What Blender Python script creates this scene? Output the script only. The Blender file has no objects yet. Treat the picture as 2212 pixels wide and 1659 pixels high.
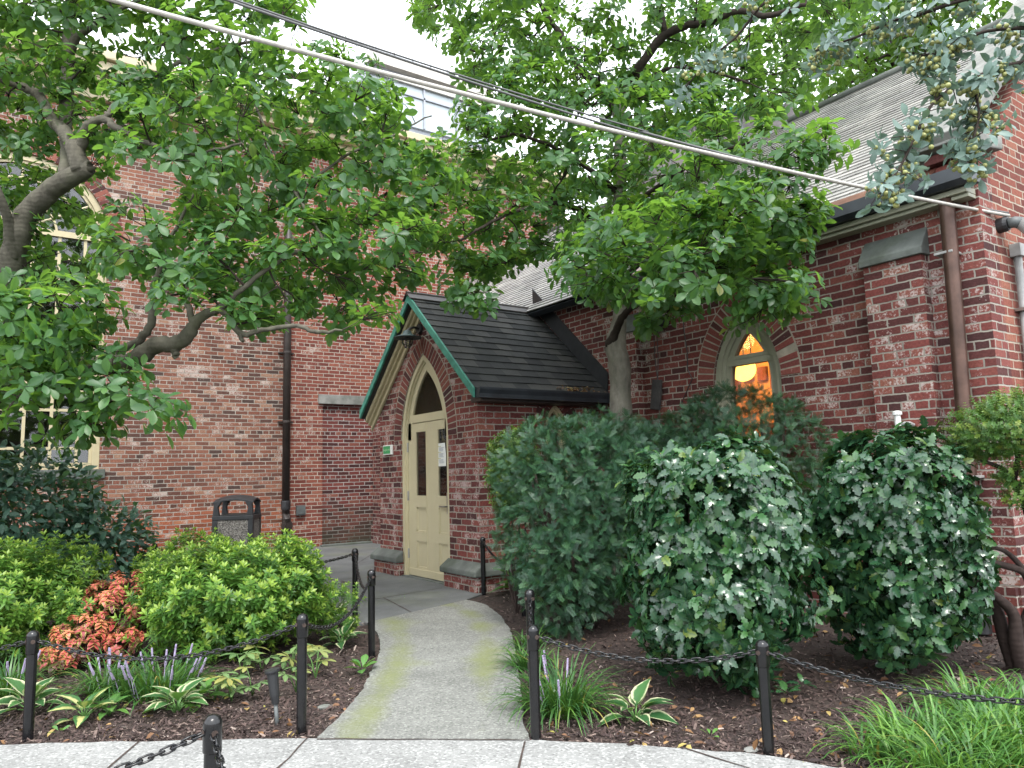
import bpy, bmesh, math, random
import numpy as np
from mathutils import Vector, Matrix

S = bpy.context.scene
R = math.radians
rng = np.random.default_rng(7)
random.seed(7)

# ------------------------------------------------------------------ camera
YAW, PITCH, ROLL, FPX, EYE = R(34.97), R(6.97), R(-1.543), 1597.0, 1.55
_f = np.array([math.sin(YAW)*math.cos(PITCH), math.cos(YAW)*math.cos(PITCH), math.sin(PITCH)])
_r0 = np.array([math.cos(YAW), -math.sin(YAW), 0.0]); _u0 = np.cross(_r0, _f)
_r = math.cos(ROLL)*_r0 + math.sin(ROLL)*_u0; _u = -math.sin(ROLL)*_r0 + math.cos(ROLL)*_u0
cam_data = bpy.data.cameras.new('camera'); cam = bpy.data.objects.new('camera', cam_data)
S.collection.objects.link(cam)
cam_data.sensor_width = 36; cam_data.lens = FPX/2212*36; cam_data.clip_end = 2000; cam_data.clip_start = 0.05
cam.matrix_world = Matrix(((_r[0], _u[0], -_f[0], 0), (_r[1], _u[1], -_f[1], 0), (_r[2], _u[2], -_f[2], EYE), (0, 0, 0, 1)))
S.camera = cam

# ------------------------------------------------------------------ sky, sun, exposure
SUN_EL, SUN_AZ = R(58), R(205)          # azimuth from +Y towards +X
w = bpy.data.worlds.new('World'); S.world = w; w.use_nodes = True
nt = w.node_tree; bg = nt.nodes['Background']
sky = nt.nodes.new('ShaderNodeTexSky'); sky.sky_type = 'NISHITA'; sky.sun_disc = False
sky.sun_elevation = SUN_EL; sky.sun_rotation = SUN_AZ; sky.dust_density = 4; sky.air_density = 1.0
hs = nt.nodes.new('ShaderNodeHueSaturation'); hs.inputs['Saturation'].default_value = 0.25
mx = nt.nodes.new('ShaderNodeMixRGB'); mx.inputs[0].default_value = 0.65; mx.inputs[2].default_value = (11.5, 12.2, 13.0, 1)
nt.links.new(sky.outputs[0], hs.inputs['Color']); nt.links.new(hs.outputs[0], mx.inputs[1]); nt.links.new(mx.outputs[0], bg.inputs[0])
bg.inputs[1].default_value = 0.15
sl = bpy.data.lights.new('sun', 'SUN'); sl.energy = 1.2; sl.angle = R(14); sl.color = (1.0, 0.96, 0.9)
so = bpy.data.objects.new('sun', sl); S.collection.objects.link(so)
_sd = Vector((math.sin(SUN_AZ)*math.cos(SUN_EL), math.cos(SUN_AZ)*math.cos(SUN_EL), math.sin(SUN_EL)))
so.rotation_euler = _sd.to_track_quat('Z', 'Y').to_euler()
S.view_settings.view_transform = 'Standard'; S.view_settings.look = 'None'
S.view_settings.exposure = 1.25; S.view_settings.gamma = 1
S.render.engine = 'CYCLES'
S.cycles.max_bounces = 8; S.cycles.transparent_max_bounces = 12; S.cycles.caustics_reflective = False; S.cycles.caustics_refractive = False

# ------------------------------------------------------------------ reading positions off the photograph
C0 = np.array([0, 0, EYE])
def ray(x, y): return _r*(x-1106)/FPX - _u*(y-829.5)/FPX + _f
def W(x, y, d): return C0 + ray(x, y)*d
def on(ax, v, x, y):
    d = ray(x, y); i = 'XYZ'.index(ax); return C0 + d*(v-C0[i])/d[i]
def G(x, y, z=0.0): return on('Z', z, x, y)

# ------------------------------------------------------------------ object helpers
COL = S.collection
ABS = {}
def tag(o, label=None, cat=None, group=None, kind=None):
    if label: o['label'] = label
    if cat: o['category'] = cat
    if group: o['group'] = group
    if kind: o['kind'] = kind
    return o
def thing(name, loc, label, cat, group=None):
    o = bpy.data.objects.new(name, None); COL.objects.link(o)
    o.location = tuple(float(v) for v in loc); o.empty_display_size = 0.1
    ABS[o.name] = np.array(loc, float)
    return tag(o, label, cat, group)
def link(name, me, mat, parent=None, origin=None):
    o = bpy.data.objects.new(name, me); COL.objects.link(o)
    if mat: me.materials.append(mat)
    off = np.zeros(3)
    if parent is not None:
        o.parent = parent; off = ABS[parent.name]
    elif origin is not None:
        off = np.array(origin, float); o.location = tuple(off)
    ABS[o.name] = off
    n = len(me.vertices); a = np.empty(n*3, np.float32); me.vertices.foreach_get('co', a)
    a = a.reshape(-1, 3) - off.astype(np.float32); me.vertices.foreach_set('co', a.ravel()); me.update()
    return o
def copy_tree(o, parent=None):
    c = o.copy(); COL.objects.link(c)
    if parent is not None: c.parent = parent
    for ch in [x for x in COL.objects if x.parent == o]: copy_tree(ch, c)
    return c

class MB:
    def __init__(s): s.v = []; s.f = []; s.r = []
    def add(s, vs, fs, r=None):
        b = len(s.v); s.v += [tuple(map(float, p)) for p in vs]; s.f += [tuple(b+i for i in f) for f in fs]
        r = random.random() if r is None else r
        s.r += [r]*len(vs); return s
    def box(s, x0, x1, y0, y1, z0, z1, r=None):
        return s.add([(x0,y0,z0),(x1,y0,z0),(x1,y1,z0),(x0,y1,z0),(x0,y0,z1),(x1,y0,z1),(x1,y1,z1),(x0,y1,z1)],
                     [(0,3,2,1),(4,5,6,7),(0,1,5,4),(1,2,6,5),(2,3,7,6),(3,0,4,7)], r)
    def prism(s, poly, ax, a0, a1, r=None):
        """poly = 2-D outline in the two axes other than ax, extruded from a0 to a1"""
        i = 'XYZ'.index(ax); n = len(poly)
        def P(q, a):
            l = list(q); l.insert(i, a); return l
        vs = [P(q, a0) for q in poly] + [P(q, a1) for q in poly]
        area = sum(poly[k][0]*poly[(k+1) % n][1]-poly[(k+1) % n][0]*poly[k][1] for k in range(n))
        flip = (area > 0) ^ (i == 1)
        A, B = list(range(n)), list(range(n, 2*n))
        fs = [tuple(A[::-1]) if flip else tuple(A), tuple(B) if flip else tuple(B[::-1])]
        for k in range(n):
            q = (k, (k+1) % n, n+(k+1) % n, n+k); fs.append(q if flip else q[::-1])
        return s.add(vs, fs, r)
    def tube(s, pts, rad, n=8, cap=True, r=None):
        pts = [np.array(p, float) for p in pts]; m = len(pts)
        if not hasattr(rad, '__len__'): rad = [rad]*m
        vs = []; t0 = pts[1]-pts[0]; t0 /= np.linalg.norm(t0)+1e-9
        ref = np.array([0, 0, 1.0]) if abs(t0[2]) < .9 else np.array([1.0, 0, 0])
        a = np.cross(t0, ref); a /= np.linalg.norm(a)
        for i in range(m):
            t = pts[min(i+1, m-1)]-pts[max(i-1, 0)]; t = t/(np.linalg.norm(t)+1e-9)
            a = a-t*(a@t); a /= np.linalg.norm(a)+1e-9; b = np.cross(t, a)
            for k in range(n):
                q = 2*math.pi*k/n; vs.append(pts[i]+rad[i]*(math.cos(q)*a+math.sin(q)*b))
        fs = [(i*n+k, i*n+(k+1) % n, (i+1)*n+(k+1) % n, (i+1)*n+k) for i in range(m-1) for k in range(n)]
        if cap: fs += [tuple(range(n))[::-1], tuple(range((m-1)*n, m*n))]
        return s.add(vs, fs, r)
    def lathe(s, prof, c, ax='Z', n=16, r=None):
        vs = []; fs = []; i = 'XYZ'.index(ax); j, k = [(1,2),(2,0),(0,1)][i]; m = len(prof)
        for (rr, h) in prof:
            for q in range(n):
                p = [0, 0, 0]; p[i] = c[i]+h; p[j] = c[j]+rr*math.cos(2*math.pi*q/n); p[k] = c[k]+rr*math.sin(2*math.pi*q/n); vs.append(p)
        for a in range(m-1):
            for q in range(n): fs.append((a*n+q, a*n+(q+1) % n, (a+1)*n+(q+1) % n, (a+1)*n+q))
        fs += [tuple(range(n))[::-1], tuple(range((m-1)*n, m*n))]
        return s.add(vs, fs, r)
    def build(s, name, mat, parent=None, smooth=False, bevel=0, seg=2, origin=None, tri=False):
        me = bpy.data.meshes.new(name); me.from_pydata(s.v, [], s.f)
        at = me.attributes.new('rnd', 'FLOAT', 'POINT'); at.data.foreach_set('value', np.array(s.r, np.float32))
        if tri:
            bm = bmesh.new(); bm.from_mesh(me); bmesh.ops.triangulate(bm, faces=[f for f in bm.faces if len(f.verts) > 4])
            bm.to_mesh(me); bm.free()
        if smooth: me.polygons.foreach_set('use_smooth', [True]*len(me.polygons))
        o = link(name, me, mat, parent, origin)
        if bevel:
            md = o.modifiers.new('bevel', 'BEVEL'); md.width = bevel; md.segments = seg; md.limit_method = 'ANGLE'; md.angle_limit = R(35)
        return o

def spline(pts, k=5):
    """Catmull-Rom through rows of (x,y,z,radius)"""
    P = np.array(pts, float); out = []
    for i in range(len(P)-1):
        p0, p1, p2, p3 = P[max(i-1, 0)], P[i], P[i+1], P[min(i+2, len(P)-1)]
        for t in np.linspace(0, 1, k, endpoint=False):
            out.append(.5*((2*p1)+(-p0+p2)*t+(2*p0-5*p1+4*p2-p3)*t*t+(-p0+3*p1-3*p2+p3)*t**3))
    out.append(P[-1]); return np.array(out)

# ------------------------------------------------------------------ leaf machinery (numpy)
def norm(a): return a/(np.linalg.norm(a, axis=-1, keepdims=True)+1e-9)
def leaf_tpl(st, fold=.22, droop=.3, wave=0.0):
    """st = [(t, half width)...] from base to tip; first and last have width 0. Returns verts, faces, u (0 midrib .. 1 edge)"""
    v = []; u = []; f = []; rows = []
    for i, (t, h) in enumerate(st):
        z = -droop*t*t
        if h == 0:
            rows.append([len(v)]); v.append((0, t, z)); u.append(0)
        else:
            wv = wave*(1 if i % 2 else -1)
            rows.append([len(v), len(v)+1, len(v)+2])
            v += [(-h, t, z+fold*h+wv), (0, t, z), (h, t, z+fold*h+wv)]; u += [1, 0, 1]
    for a, b in zip(rows, rows[1:]):
        if len(a) == 1: f += [(a[0], b[1], b[0]), (a[0], b[2], b[1])]
        elif len(b) == 1: f += [(a[0], a[1], b[0]), (a[1], a[2], b[0])]
        else: f += [(a[0], a[1], b[1], b[0]), (a[1], a[2], b[2], b[1])]
    return np.array(v, np.float32), f, np.array(u, np.float32)
def merge_tpl(parts):
    V = []; F = []; U = []; b = 0
    for v, f, u in parts:
        V.append(v); F += [tuple(i+b for i in q) for q in f]; U.append(u); b += len(v)
    return np.concatenate(V), F, np.concatenate(U)
def place_tpl(tpl, pos, d, n, s):
    v, f, u = tpl; d = norm(np.array(d, float)); n = np.array(n, float); sd = norm(np.cross(d, n)); nn = np.cross(sd, d)
    return (np.array(pos)+s*(v[:, :1]*sd+v[:, 1:2]*d+v[:, 2:]*nn)).astype(np.float32), f, u
def mesh_np(name, V, F_tpl, nv, N, rnd, u, smooth=True):
    """N copies of the face template F_tpl over nv vertices each"""
    me = bpy.data.meshes.new(name)
    tot = np.array([len(q) for q in F_tpl], np.int32); flat = np.array([i for q in F_tpl for i in q], np.int32)
    li = (flat[None]+(np.arange(N, dtype=np.int32)*nv)[:, None]).ravel()
    lt = np.tile(tot, N); ls = np.concatenate([[0], np.cumsum(lt)[:-1]]).astype(np.int32)
    me.vertices.add(N*nv); me.vertices.foreach_set('co', V.astype(np.float32).ravel())
    me.loops.add(len(li)); me.loops.foreach_set('vertex_index', li)
    me.polygons.add(len(lt)); me.polygons.foreach_set('loop_start', ls)
    if smooth: me.polygons.foreach_set('use_smooth', np.ones(len(lt), bool))
    me.update(calc_edges=True)
    a = me.attributes.new('rnd', 'FLOAT', 'POINT'); a.data.foreach_set('value', np.repeat(rnd, nv).astype(np.float32))
    a = me.attributes.new('mid', 'FLOAT', 'POINT'); a.data.foreach_set('value', np.tile(u, N).astype(np.float32))
    return me
def leaves(name, tpl, pos, d, n, s, mat, parent=None, rnd=None, origin=None):
    v, f, u = tpl; N = len(pos); d = norm(d); sd = norm(np.cross(d, n)); nn = np.cross(sd, d)
    s = np.broadcast_to(np.asarray(s, float), (N,))[:, None, None]
    V = pos[:, None, :] + s*(v[None, :, :1]*sd[:, None]+v[None, :, 1:2]*d[:, None]+v[None, :, 2:]*nn[:, None])
    if rnd is None: rnd = rng.random(N)
    me = mesh_np(name, V.reshape(-1, 3), f, len(v), N, rnd, u)
    return link(name, me, mat, parent, origin)
def rand_dirs(n): return norm(rng.normal(size=(n, 3)))

# ------------------------------------------------------------------ materials
def new_mat(name):
    m = bpy.data.materials.new(name); m.use_nodes = True; n = m.node_tree.nodes; l = m.node_tree.links
    return m, n, l, n['Principled BSDF']
def ramp(n, stops):
    r = n.new('ShaderNodeValToRGB'); e = r.color_ramp.elements
    while len(e) < len(stops): e.new(0.5)
    for k, (p, c) in enumerate(stops): e[k].position = p; e[k].color = (*c, 1) if len(c) == 3 else c
    return r
def noise(n, l, scale, detail=4, vec=None, rough=.55):
    t = n.new('ShaderNodeTexNoise'); t.inputs['Scale'].default_value = scale; t.inputs['Detail'].default_value = detail; t.inputs['Roughness'].default_value = rough
    if vec is not None: l.new(vec, t.inputs['Vector'])
    return t
def mixc(n, l, fac, a, b, mode='MIX'):
    m = n.new('ShaderNodeMixRGB'); m.blend_type = mode
    for s, v in zip(m.inputs, (fac, a, b)):
        if hasattr(v, 'is_output'): l.new(v, s)
        elif isinstance(v, (int, float)): s.default_value = v
        else: s.default_value = (*v, 1)
    return m.outputs[0]
def mth(n, l, op, *a):
    m = n.new('ShaderNodeMath'); m.operation = op
    for s, v in zip(m.inputs, a):
        if hasattr(v, 'is_output'): l.new(v, s)
        else: s.default_value = v
    return m.outputs[0]
def maprange(n, l, v, a, b, c=0.0, d=1.0):
    m = n.new('ShaderNodeMapRange'); l.new(v, m.inputs[0])
    for k, x in enumerate((a, b, c, d)): m.inputs[k+1].default_value = x
    return m.outputs[0]
def geo_pos(n): return n.new('ShaderNodeNewGeometry').outputs['Position']
def bump(n, l, b, h, strength=.5, dist=.01):
    p = n.new('ShaderNodeBump'); p.inputs['Strength'].default_value = strength; p.inputs['Distance'].default_value = dist
    l.new(h, p.inputs['Height']); l.new(p.outputs[0], b.inputs['Normal'])
def simple(name, col, rough=.6, var=.25, scale=12, bumpS=.15, metal=0, spec=.5, dirt=None, bscale=60):
    m, n, l, b = new_mat(name); p = geo_pos(n)
    t = noise(n, l, scale, 5, p); f = maprange(n, l, t.outputs[0], .3, .7)
    c = mixc(n, l, f, tuple(x*(1-var) for x in col), tuple(min(1, x*(1+var)) for x in col))
    if dirt:
        t2 = noise(n, l, scale*.35, 6, p, .65); c = mixc(n, l, maprange(n, l, t2.outputs[0], .5, .72), c, dirt)
    l.new(c, b.inputs['Base Color']); b.inputs['Roughness'].default_value = rough; b.inputs['Metallic'].default_value = metal
    b.inputs['Specular IOR Level'].default_value = spec
    if bumpS: bump(n, l, b, noise(n, l, bscale, 3, p).outputs[0], bumpS, .004)
    return m

COURSE = .0866
def brick_mat(name, stops, white=.5, white_col=(.48, .42, .39), mortar=(.30, .275, .235), tone=None, zlo=None, moss=None, wscale=5.0):
    m, n, l, b = new_mat(name); g = n.new('ShaderNodeNewGeometry'); P = g.outputs['Position']
    sp = n.new('ShaderNodeSeparateXYZ'); l.new(P, sp.inputs[0]); sn = n.new('ShaderNodeSeparateXYZ'); l.new(g.outputs['True Normal'], sn.inputs[0])
    isx = mth(n, l, 'GREATER_THAN', mth(n, l, 'ABSOLUTE', sn.outputs[0]), .6)
    u = mth(n, l, 'ADD', mth(n, l, 'MULTIPLY', sp.outputs[1], isx), mth(n, l, 'MULTIPLY', sp.outputs[0], mth(n, l, 'SUBTRACT', 1, isx)))
    d1 = noise(n, l, 14, 3, P); d2 = noise(n, l, 15.3, 3, P); low = noise(n, l, 1.1, 2, P)
    uu = mth(n, l, 'ADD', u, mth(n, l, 'MULTIPLY', mth(n, l, 'SUBTRACT', d1.outputs[0], .5), .022))
    vv = mth(n, l, 'ADD', sp.outputs[2], mth(n, l, 'ADD', mth(n, l, 'MULTIPLY', mth(n, l, 'SUBTRACT', d2.outputs[0], .5), .020),
                                              mth(n, l, 'MULTIPLY', mth(n, l, 'SUBTRACT', low.outputs[0], .5), .03)))
    cb = n.new('ShaderNodeCombineXYZ'); l.new(uu, cb.inputs[0]); l.new(vv, cb.inputs[1])
    bt = n.new('ShaderNodeTexBrick'); l.new(cb.outputs[0], bt.inputs['Vector'])
    for k, v in (('Scale', 1), ('Mortar Size', .0095), ('Mortar Smooth', .35), ('Bias', 0), ('Brick Width', .27), ('Row Height', COURSE)): bt.inputs[k].default_value = v
    bt.offset = .5; bt.squash = .5; bt.squash_frequency = 6
    bt.inputs['Color1'].default_value = (0, 0, 0, 1); bt.inputs['Color2'].default_value = (1, 1, 1, 1); bt.inputs['Mortar'].default_value = (.5, .5, .5, 1)
    rp = ramp(n, stops); l.new(bt.outputs['Color'], rp.inputs[0])
    fine = noise(n, l, 38, 5, P, .65); c = mixc(n, l, .55, rp.outputs[0], maprange(n, l, fine.outputs[0], .25, .75, .35, 1.5), 'MULTIPLY')
    big = noise(n, l, .55, 4, P); c = mixc(n, l, maprange(n, l, big.outputs[0], .35, .7), c, mixc(n, l, 1, c, tone or (.8, .72, .7), 'MULTIPLY'))
    if zlo:      # courses near the ground are a brighter, orange brick
        zz = mth(n, l, 'ADD', sp.outputs[2], mth(n, l, 'MULTIPLY', low.outputs[0], .8))
        c = mixc(n, l, maprange(n, l, zz, 1.9, .9), c, mixc(n, l, 1, c, zlo, 'MULTIPLY'))
    # remains of old white paint: ragged, brick by brick and in patches
    wn = noise(n, l, wscale, 3, P, .6); wf = noise(n, l, 42, 6, P, .7); pb = noise(n, l, 1.0, 3, P)
    h = mth(n, l, 'ADD', mth(n, l, 'MULTIPLY', wn.outputs[0], .45), mth(n, l, 'MULTIPLY', wf.outputs[0], .55))
    h = mth(n, l, 'ADD', h, mth(n, l, 'MULTIPLY', mth(n, l, 'SUBTRACT', bt.outputs['Color'], .5), .13))
    h = mth(n, l, 'ADD', h, mth(n, l, 'MULTIPLY', mth(n, l, 'SUBTRACT', pb.outputs[0], .5), .35))
    th = .72-.3*white
    c = mixc(n, l, maprange(n, l, h, th, th+.07, 0, .85), c, white_col)
    mo = mixc(n, l, maprange(n, l, noise(n, l, 3, 4, P).outputs[0], .3, .7), tuple(x*.75 for x in mortar), tuple(x*1.2 for x in mortar))
    c = mixc(n, l, bt.outputs['Fac'], c, mo)
    if moss:
        zf = maprange(n, l, mth(n, l, 'ADD', sp.outputs[2], mth(n, l, 'MULTIPLY', noise(n, l, 2.2, 4, P).outputs[0], 1.2)), 1.7, .6)
        c = mixc(n, l, mth(n, l, 'MULTIPLY', zf, .8), c, moss)
    l.new(c, b.inputs['Base Color']); b.inputs['Roughness'].default_value = .9; b.inputs['Specular IOR Level'].default_value = .25
    hh = mth(n, l, 'ADD', mth(n, l, 'MULTIPLY', mth(n, l, 'SUBTRACT', 1, bt.outputs['Fac']), 1.0), mth(n, l, 'MULTIPLY', fine.outputs[0], .5))
    bump(n, l, b, hh, .75, .012)
    return m
RED = [(0, (.060, .026, .026)), (.3, (.125, .040, .036)), (.6, (.180, .052, .045)), (.85, (.21, .068, .055)), (1, (.25, .10, .07))]
BROWN = [(0, (.060, .040, .035)), (.22, (.120, .057, .043)), (.5, (.180, .073, .050)), (.8, (.22, .098, .065)), (1, (.27, .16, .11))]
NEW = [(0, (.12, .038, .03)), (.4, (.19, .06, .045)), (.8, (.24, .08, .055)), (1, (.28, .12, .08))]
M = {}
M['brick_right'] = brick_mat('old red brick with white paint', RED, .52, tone=(.85, .8, .78))
M['brick_gable'] = brick_mat('plain orange red brick', NEW, .12, mortar=(.34, .29, .23))
M['brick_porch'] = brick_mat('porch brick', [(p, tuple(min(1, x*1.15) for x in c)) for p, c in RED], .58, (.46, .36, .34), wscale=7)
M['brick_left'] = brick_mat('brown mixed brick', [(p, tuple(x*1.2 for x in c)) for p, c in BROWN], .48, (.46, .38, .34), (.33, .30, .26), zlo=(1.4, 1.0, .75))
M['brick_newer'] = brick_mat('newer red brick', [(p, tuple(x*1.1 for x in c)) for p, c in NEW], .40, (.46, .39, .35), (.38, .34, .29))
M['brick_infill'] = brick_mat('dark infill brick', RED, .3, (.42, .38, .36), (.34, .32, .30), moss=(.035, .045, .03))
def rnd_attr(n):
    a = n.new('ShaderNodeAttribute'); a.attribute_name = 'rnd'; return a.outputs['Fac']
def vouss_mat():
    m, n, l, b = new_mat('arch brick'); P = geo_pos(n)
    rp = ramp(n, RED); l.new(rnd_attr(n), rp.inputs[0]); fine = noise(n, l, 40, 5, P, .65)
    c = mixc(n, l, .5, rp.outputs[0], maprange(n, l, fine.outputs[0], .25, .75, .45, 1.5), 'MULTIPLY')
    wf = noise(n, l, 30, 6, P, .7); c = mixc(n, l, maprange(n, l, wf.outputs[0], .62, .7, 0, .6), c, (.42, .34, .31))
    l.new(c, b.inputs['Base Color']); b.inputs['Roughness'].default_value = .9; b.inputs['Specular IOR Level'].default_value = .25
    bump(n, l, b, fine.outputs[0], .5, .008); return m
M['vouss'] = vouss_mat()
M['mortar'] = simple('mortar', (.29, .26, .21), .95, .25, 8, .4)
M['bluestone'] = simple('bluestone', (.105, .115, .105), .85, .3, 5, .35, dirt=(.06, .075, .05))
M['limestone'] = simple('grey stone', (.20, .20, .185), .9, .3, 6, .35, dirt=(.10, .11, .09))
M['cream'] = simple('cream paint', (.50, .43, .27), .5, .08, 6, .08, dirt=(.40, .34, .21))
M['cream_door'] = simple('cream door paint', (.52, .46, .30), .45, .05, 3, .05)
M['sage'] = simple('grey green paint', (.27, .27, .20), .5, .08, 6, .08)
M['teal'] = simple('copper patina', (.055, .24, .18), .65, .3, 9, .15, dirt=(.03, .12, .10))
M['gutter'] = simple('dark grey gutter', (.022, .026, .032), .42, .35, 5, .08)
M['copper_brown'] = simple('weathered copper pipe', (.085, .048, .036), .42, .35, 6, .05, metal=.45)
M['copper_strip'] = simple('copper flashing', (.22, .10, .07), .4, .3, 5, .05, metal=.5, dirt=(.12, .05, .035))
M['dark_pipe'] = simple('dark brown pipe', (.028, .020, .017), .5, .4, 6, .1)
M['black_paint'] = simple('black gloss paint', (.006, .006, .007), .22, .3, 20, .06, dirt=(.012, .011, .011), bscale=90)
M['black_plastic'] = simple('black plastic', (.022, .023, .025), .5, .2, 10, .1)
M['iron'] = simple('dark iron', (.02, .02, .022), .45, .3, 10, .15)
M['verdigris_dark'] = simple('dark verdigris', (.03, .055, .055), .55, .3, 10, .1)
M['steel'] = simple('brushed steel', (.35, .34, .32), .3, .1, 30, .05, metal=1)
M['grey_box'] = simple('grey enamel', (.09, .10, .10), .5, .2, 10, .05)
M['conduit'] = simple('galvanised conduit', (.28, .28, .27), .5, .2, 10, .1)
M['white'] = simple('white', (.75, .75, .72), .6, .05, 20, 0)
M['sign_green'] = simple('sign green', (.035, .27, .09), .5, .05, 20, 0)
M['sign_text'] = simple('sign lettering', (.45, .68, .42), .5, .05, 20, 0)
M['ink'] = simple('grey print', (.33, .35, .38), .8, .1, 20, 0)
M['yellow_ink'] = simple('olive print', (.45, .44, .14), .8, .1, 20, 0)
M['dark_wood'] = simple('dark board', (.03, .028, .028), .7, .4, 8, .2, dirt=(.08, .075, .07))
M['cable_light'] = simple('pale cable', (.42, .40, .36), .5, .15, 30, .05)
M['cable_dark'] = simple('dark cable', (.10, .10, .10), .5, .2, 30, .05)
M['soil'] = simple('soil', (.045, .030, .024), .95, .5, 22, .8, bscale=40)
M['interior_dark'] = simple('dark interior', (.05, .04, .035), .9, .3, 2, 0)
M['interior_warm'] = simple('warm plaster', (.50, .27, .10), .9, .12, 2, 0)
M['interior_brick'] = simple('interior red', (.16, .05, .03), .9, .3, 6, 0)
M['tile_roof_edge'] = M['gutter']

def concrete_mat(name, col, green=.0, agg=True):
    m, n, l, b = new_mat(name); P = geo_pos(n)
    t = noise(n, l, 2.2, 5, P); c = mixc(n, l, maprange(n, l, t.outputs[0], .3, .7), tuple(x*.78 for x in col), tuple(x*1.12 for x in col))
    vo = n.new('ShaderNodeTexVoronoi'); vo.inputs['Scale'].default_value = 75; l.new(P, vo.inputs['Vector'])
    sepv = n.new('ShaderNodeSeparateColor'); l.new(vo.outputs['Color'], sepv.inputs[0])
    if agg:
        c = mixc(n, l, maprange(n, l, sepv.outputs[0], .62, .9, 0, .55), c, tuple(min(.75, x*1.75) for x in col))
        c = mixc(n, l, maprange(n, l, sepv.outputs[1], .7, .95, 0, .6), c, tuple(x*.45 for x in col))
    fine = noise(n, l, 120, 3, P); c = mixc(n, l, .4, c, maprange(n, l, fine.outputs[0], .25, .75, .6, 1.4), 'MULTIPLY')
    st = noise(n, l, .9, 5, P, .6); c = mixc(n, l, maprange(n, l, st.outputs[0], .52, .7, 0, .45), c, tuple(x*.55 for x in col))
    if green:
        g = noise(n, l, .85, 4, P, .6); g2 = noise(n, l, 55, 3, P)
        gf = mth(n, l, 'ADD', g.outputs[0], mth(n, l, 'MULTIPLY', mth(n, l, 'SUBTRACT', g2.outputs[0], .5), .22))
        at = n.new('ShaderNodeAttribute'); at.attribute_name = 'edge'
        gf = mth(n, l, 'ADD', gf, mth(n, l, 'MULTIPLY', at.outputs['Fac'], .22))
        c = mixc(n, l, maprange(n, l, gf, .50, .78, 0, green), c, (.16, .18, .065))
    l.new(c, b.inputs['Base Color']); b.inputs['Roughness'].default_value = .88; b.inputs['Specular IOR Level'].default_value = .3
    hh = mth(n, l, 'ADD', mth(n, l, 'MULTIPLY', vo.outputs['Distance'], .6), fine.outputs[0])
    bump(n, l, b, hh, .45, .006); return m
M['path'] = concrete_mat('mossy exposed aggregate path', (.185, .187, .172), .8)
M['walk'] = concrete_mat('pale concrete walk', (.25, .25, .242), .0)
M['flag'] = concrete_mat('grey flagstone', (.13, .135, .135), .35, False)

def shingle_mat(name, cols, w, h, rough=.85, rowvar=.25):
    """u along the eave, per-tab random tone; rows are real steps"""
    m, n, l, b = new_mat(name); at = n.new('ShaderNodeAttribute'); at.attribute_name = 'uvw'
    bt = n.new('ShaderNodeTexBrick'); l.new(at.outputs['Vector'], bt.inputs['Vector'])
    for k, v in (('Scale', 1), ('Mortar Size', .0028), ('Mortar Smooth', .1), ('Bias', 0), ('Brick Width', w), ('Row Height', h)): bt.inputs[k].default_value = v
    bt.offset = .41; bt.offset_frequency = 2; bt.squash = .8; bt.squash_frequency = 3
    bt.inputs['Color1'].default_value = (0, 0, 0, 1); bt.inputs['Color2'].default_value = (1, 1, 1, 1); bt.inputs['Mortar'].default_value = (.3, .3, .3, 1)
    rp = ramp(n, cols); l.new(bt.outputs['Color'], rp.inputs[0]); P = geo_pos(n)
    fine = noise(n, l, 160, 3, P, .7); c = mixc(n, l, .6, rp.outputs[0], maprange(n, l, fine.outputs[0], .25, .75, .55, 1.5), 'MULTIPLY')
    big = noise(n, l, 1.2, 5, P, .6); c = mixc(n, l, .5, c, maprange(n, l, big.outputs[0], .3, .7, .65, 1.35), 'MULTIPLY')
    c = mixc(n, l, mth(n, l, 'MULTIPLY', bt.outputs['Fac'], .85), c, (.012, .012, .012))
    l.new(c, b.inputs['Base Color']); b.inputs['Roughness'].default_value = rough; b.inputs['Specular IOR Level'].default_value = .35
    bump(n, l, b, fine.outputs[0], .4, .004); return m
M['shingle_grey'] = shingle_mat('grey slate shingle', [(0, (.26, .25, .24)), (.5, (.33, .32, .305)), (1, (.40, .38, .36))], .26, .115, .5)
M['shingle_black'] = shingle_mat('black asphalt shingle', [(0, (.020, .021, .022)), (.5, (.032, .033, .034)), (1, (.058, .056, .054))], .30, .176, .9)
def metal_sheet():
    m, n, l, b = new_mat('lead coated copper sheet'); P = geo_pos(n)
    t = noise(n, l, 1.6, 5, P); c = mixc(n, l, maprange(n, l, t.outputs[0], .35, .65), (.25, .22, .24), (.36, .31, .31))
    mp = n.new('ShaderNodeMapping'); mp.inputs['Scale'].default_value = (5, 5, .6); l.new(P, mp.inputs['Vector'])
    s = noise(n, l, 1.5, 4, mp.outputs[0]); c = mixc(n, l, maprange(n, l, s.outputs[0], .55, .7, 0, .8), c, (.30, .46, .46))
    l.new(c, b.inputs['Base Color']); b.inputs['Metallic'].default_value = .3; b.inputs['Roughness'].default_value = .45
    bump(n, l, b, t.outputs[0], .5, .05); return m
M['lead'] = metal_sheet()

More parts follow.
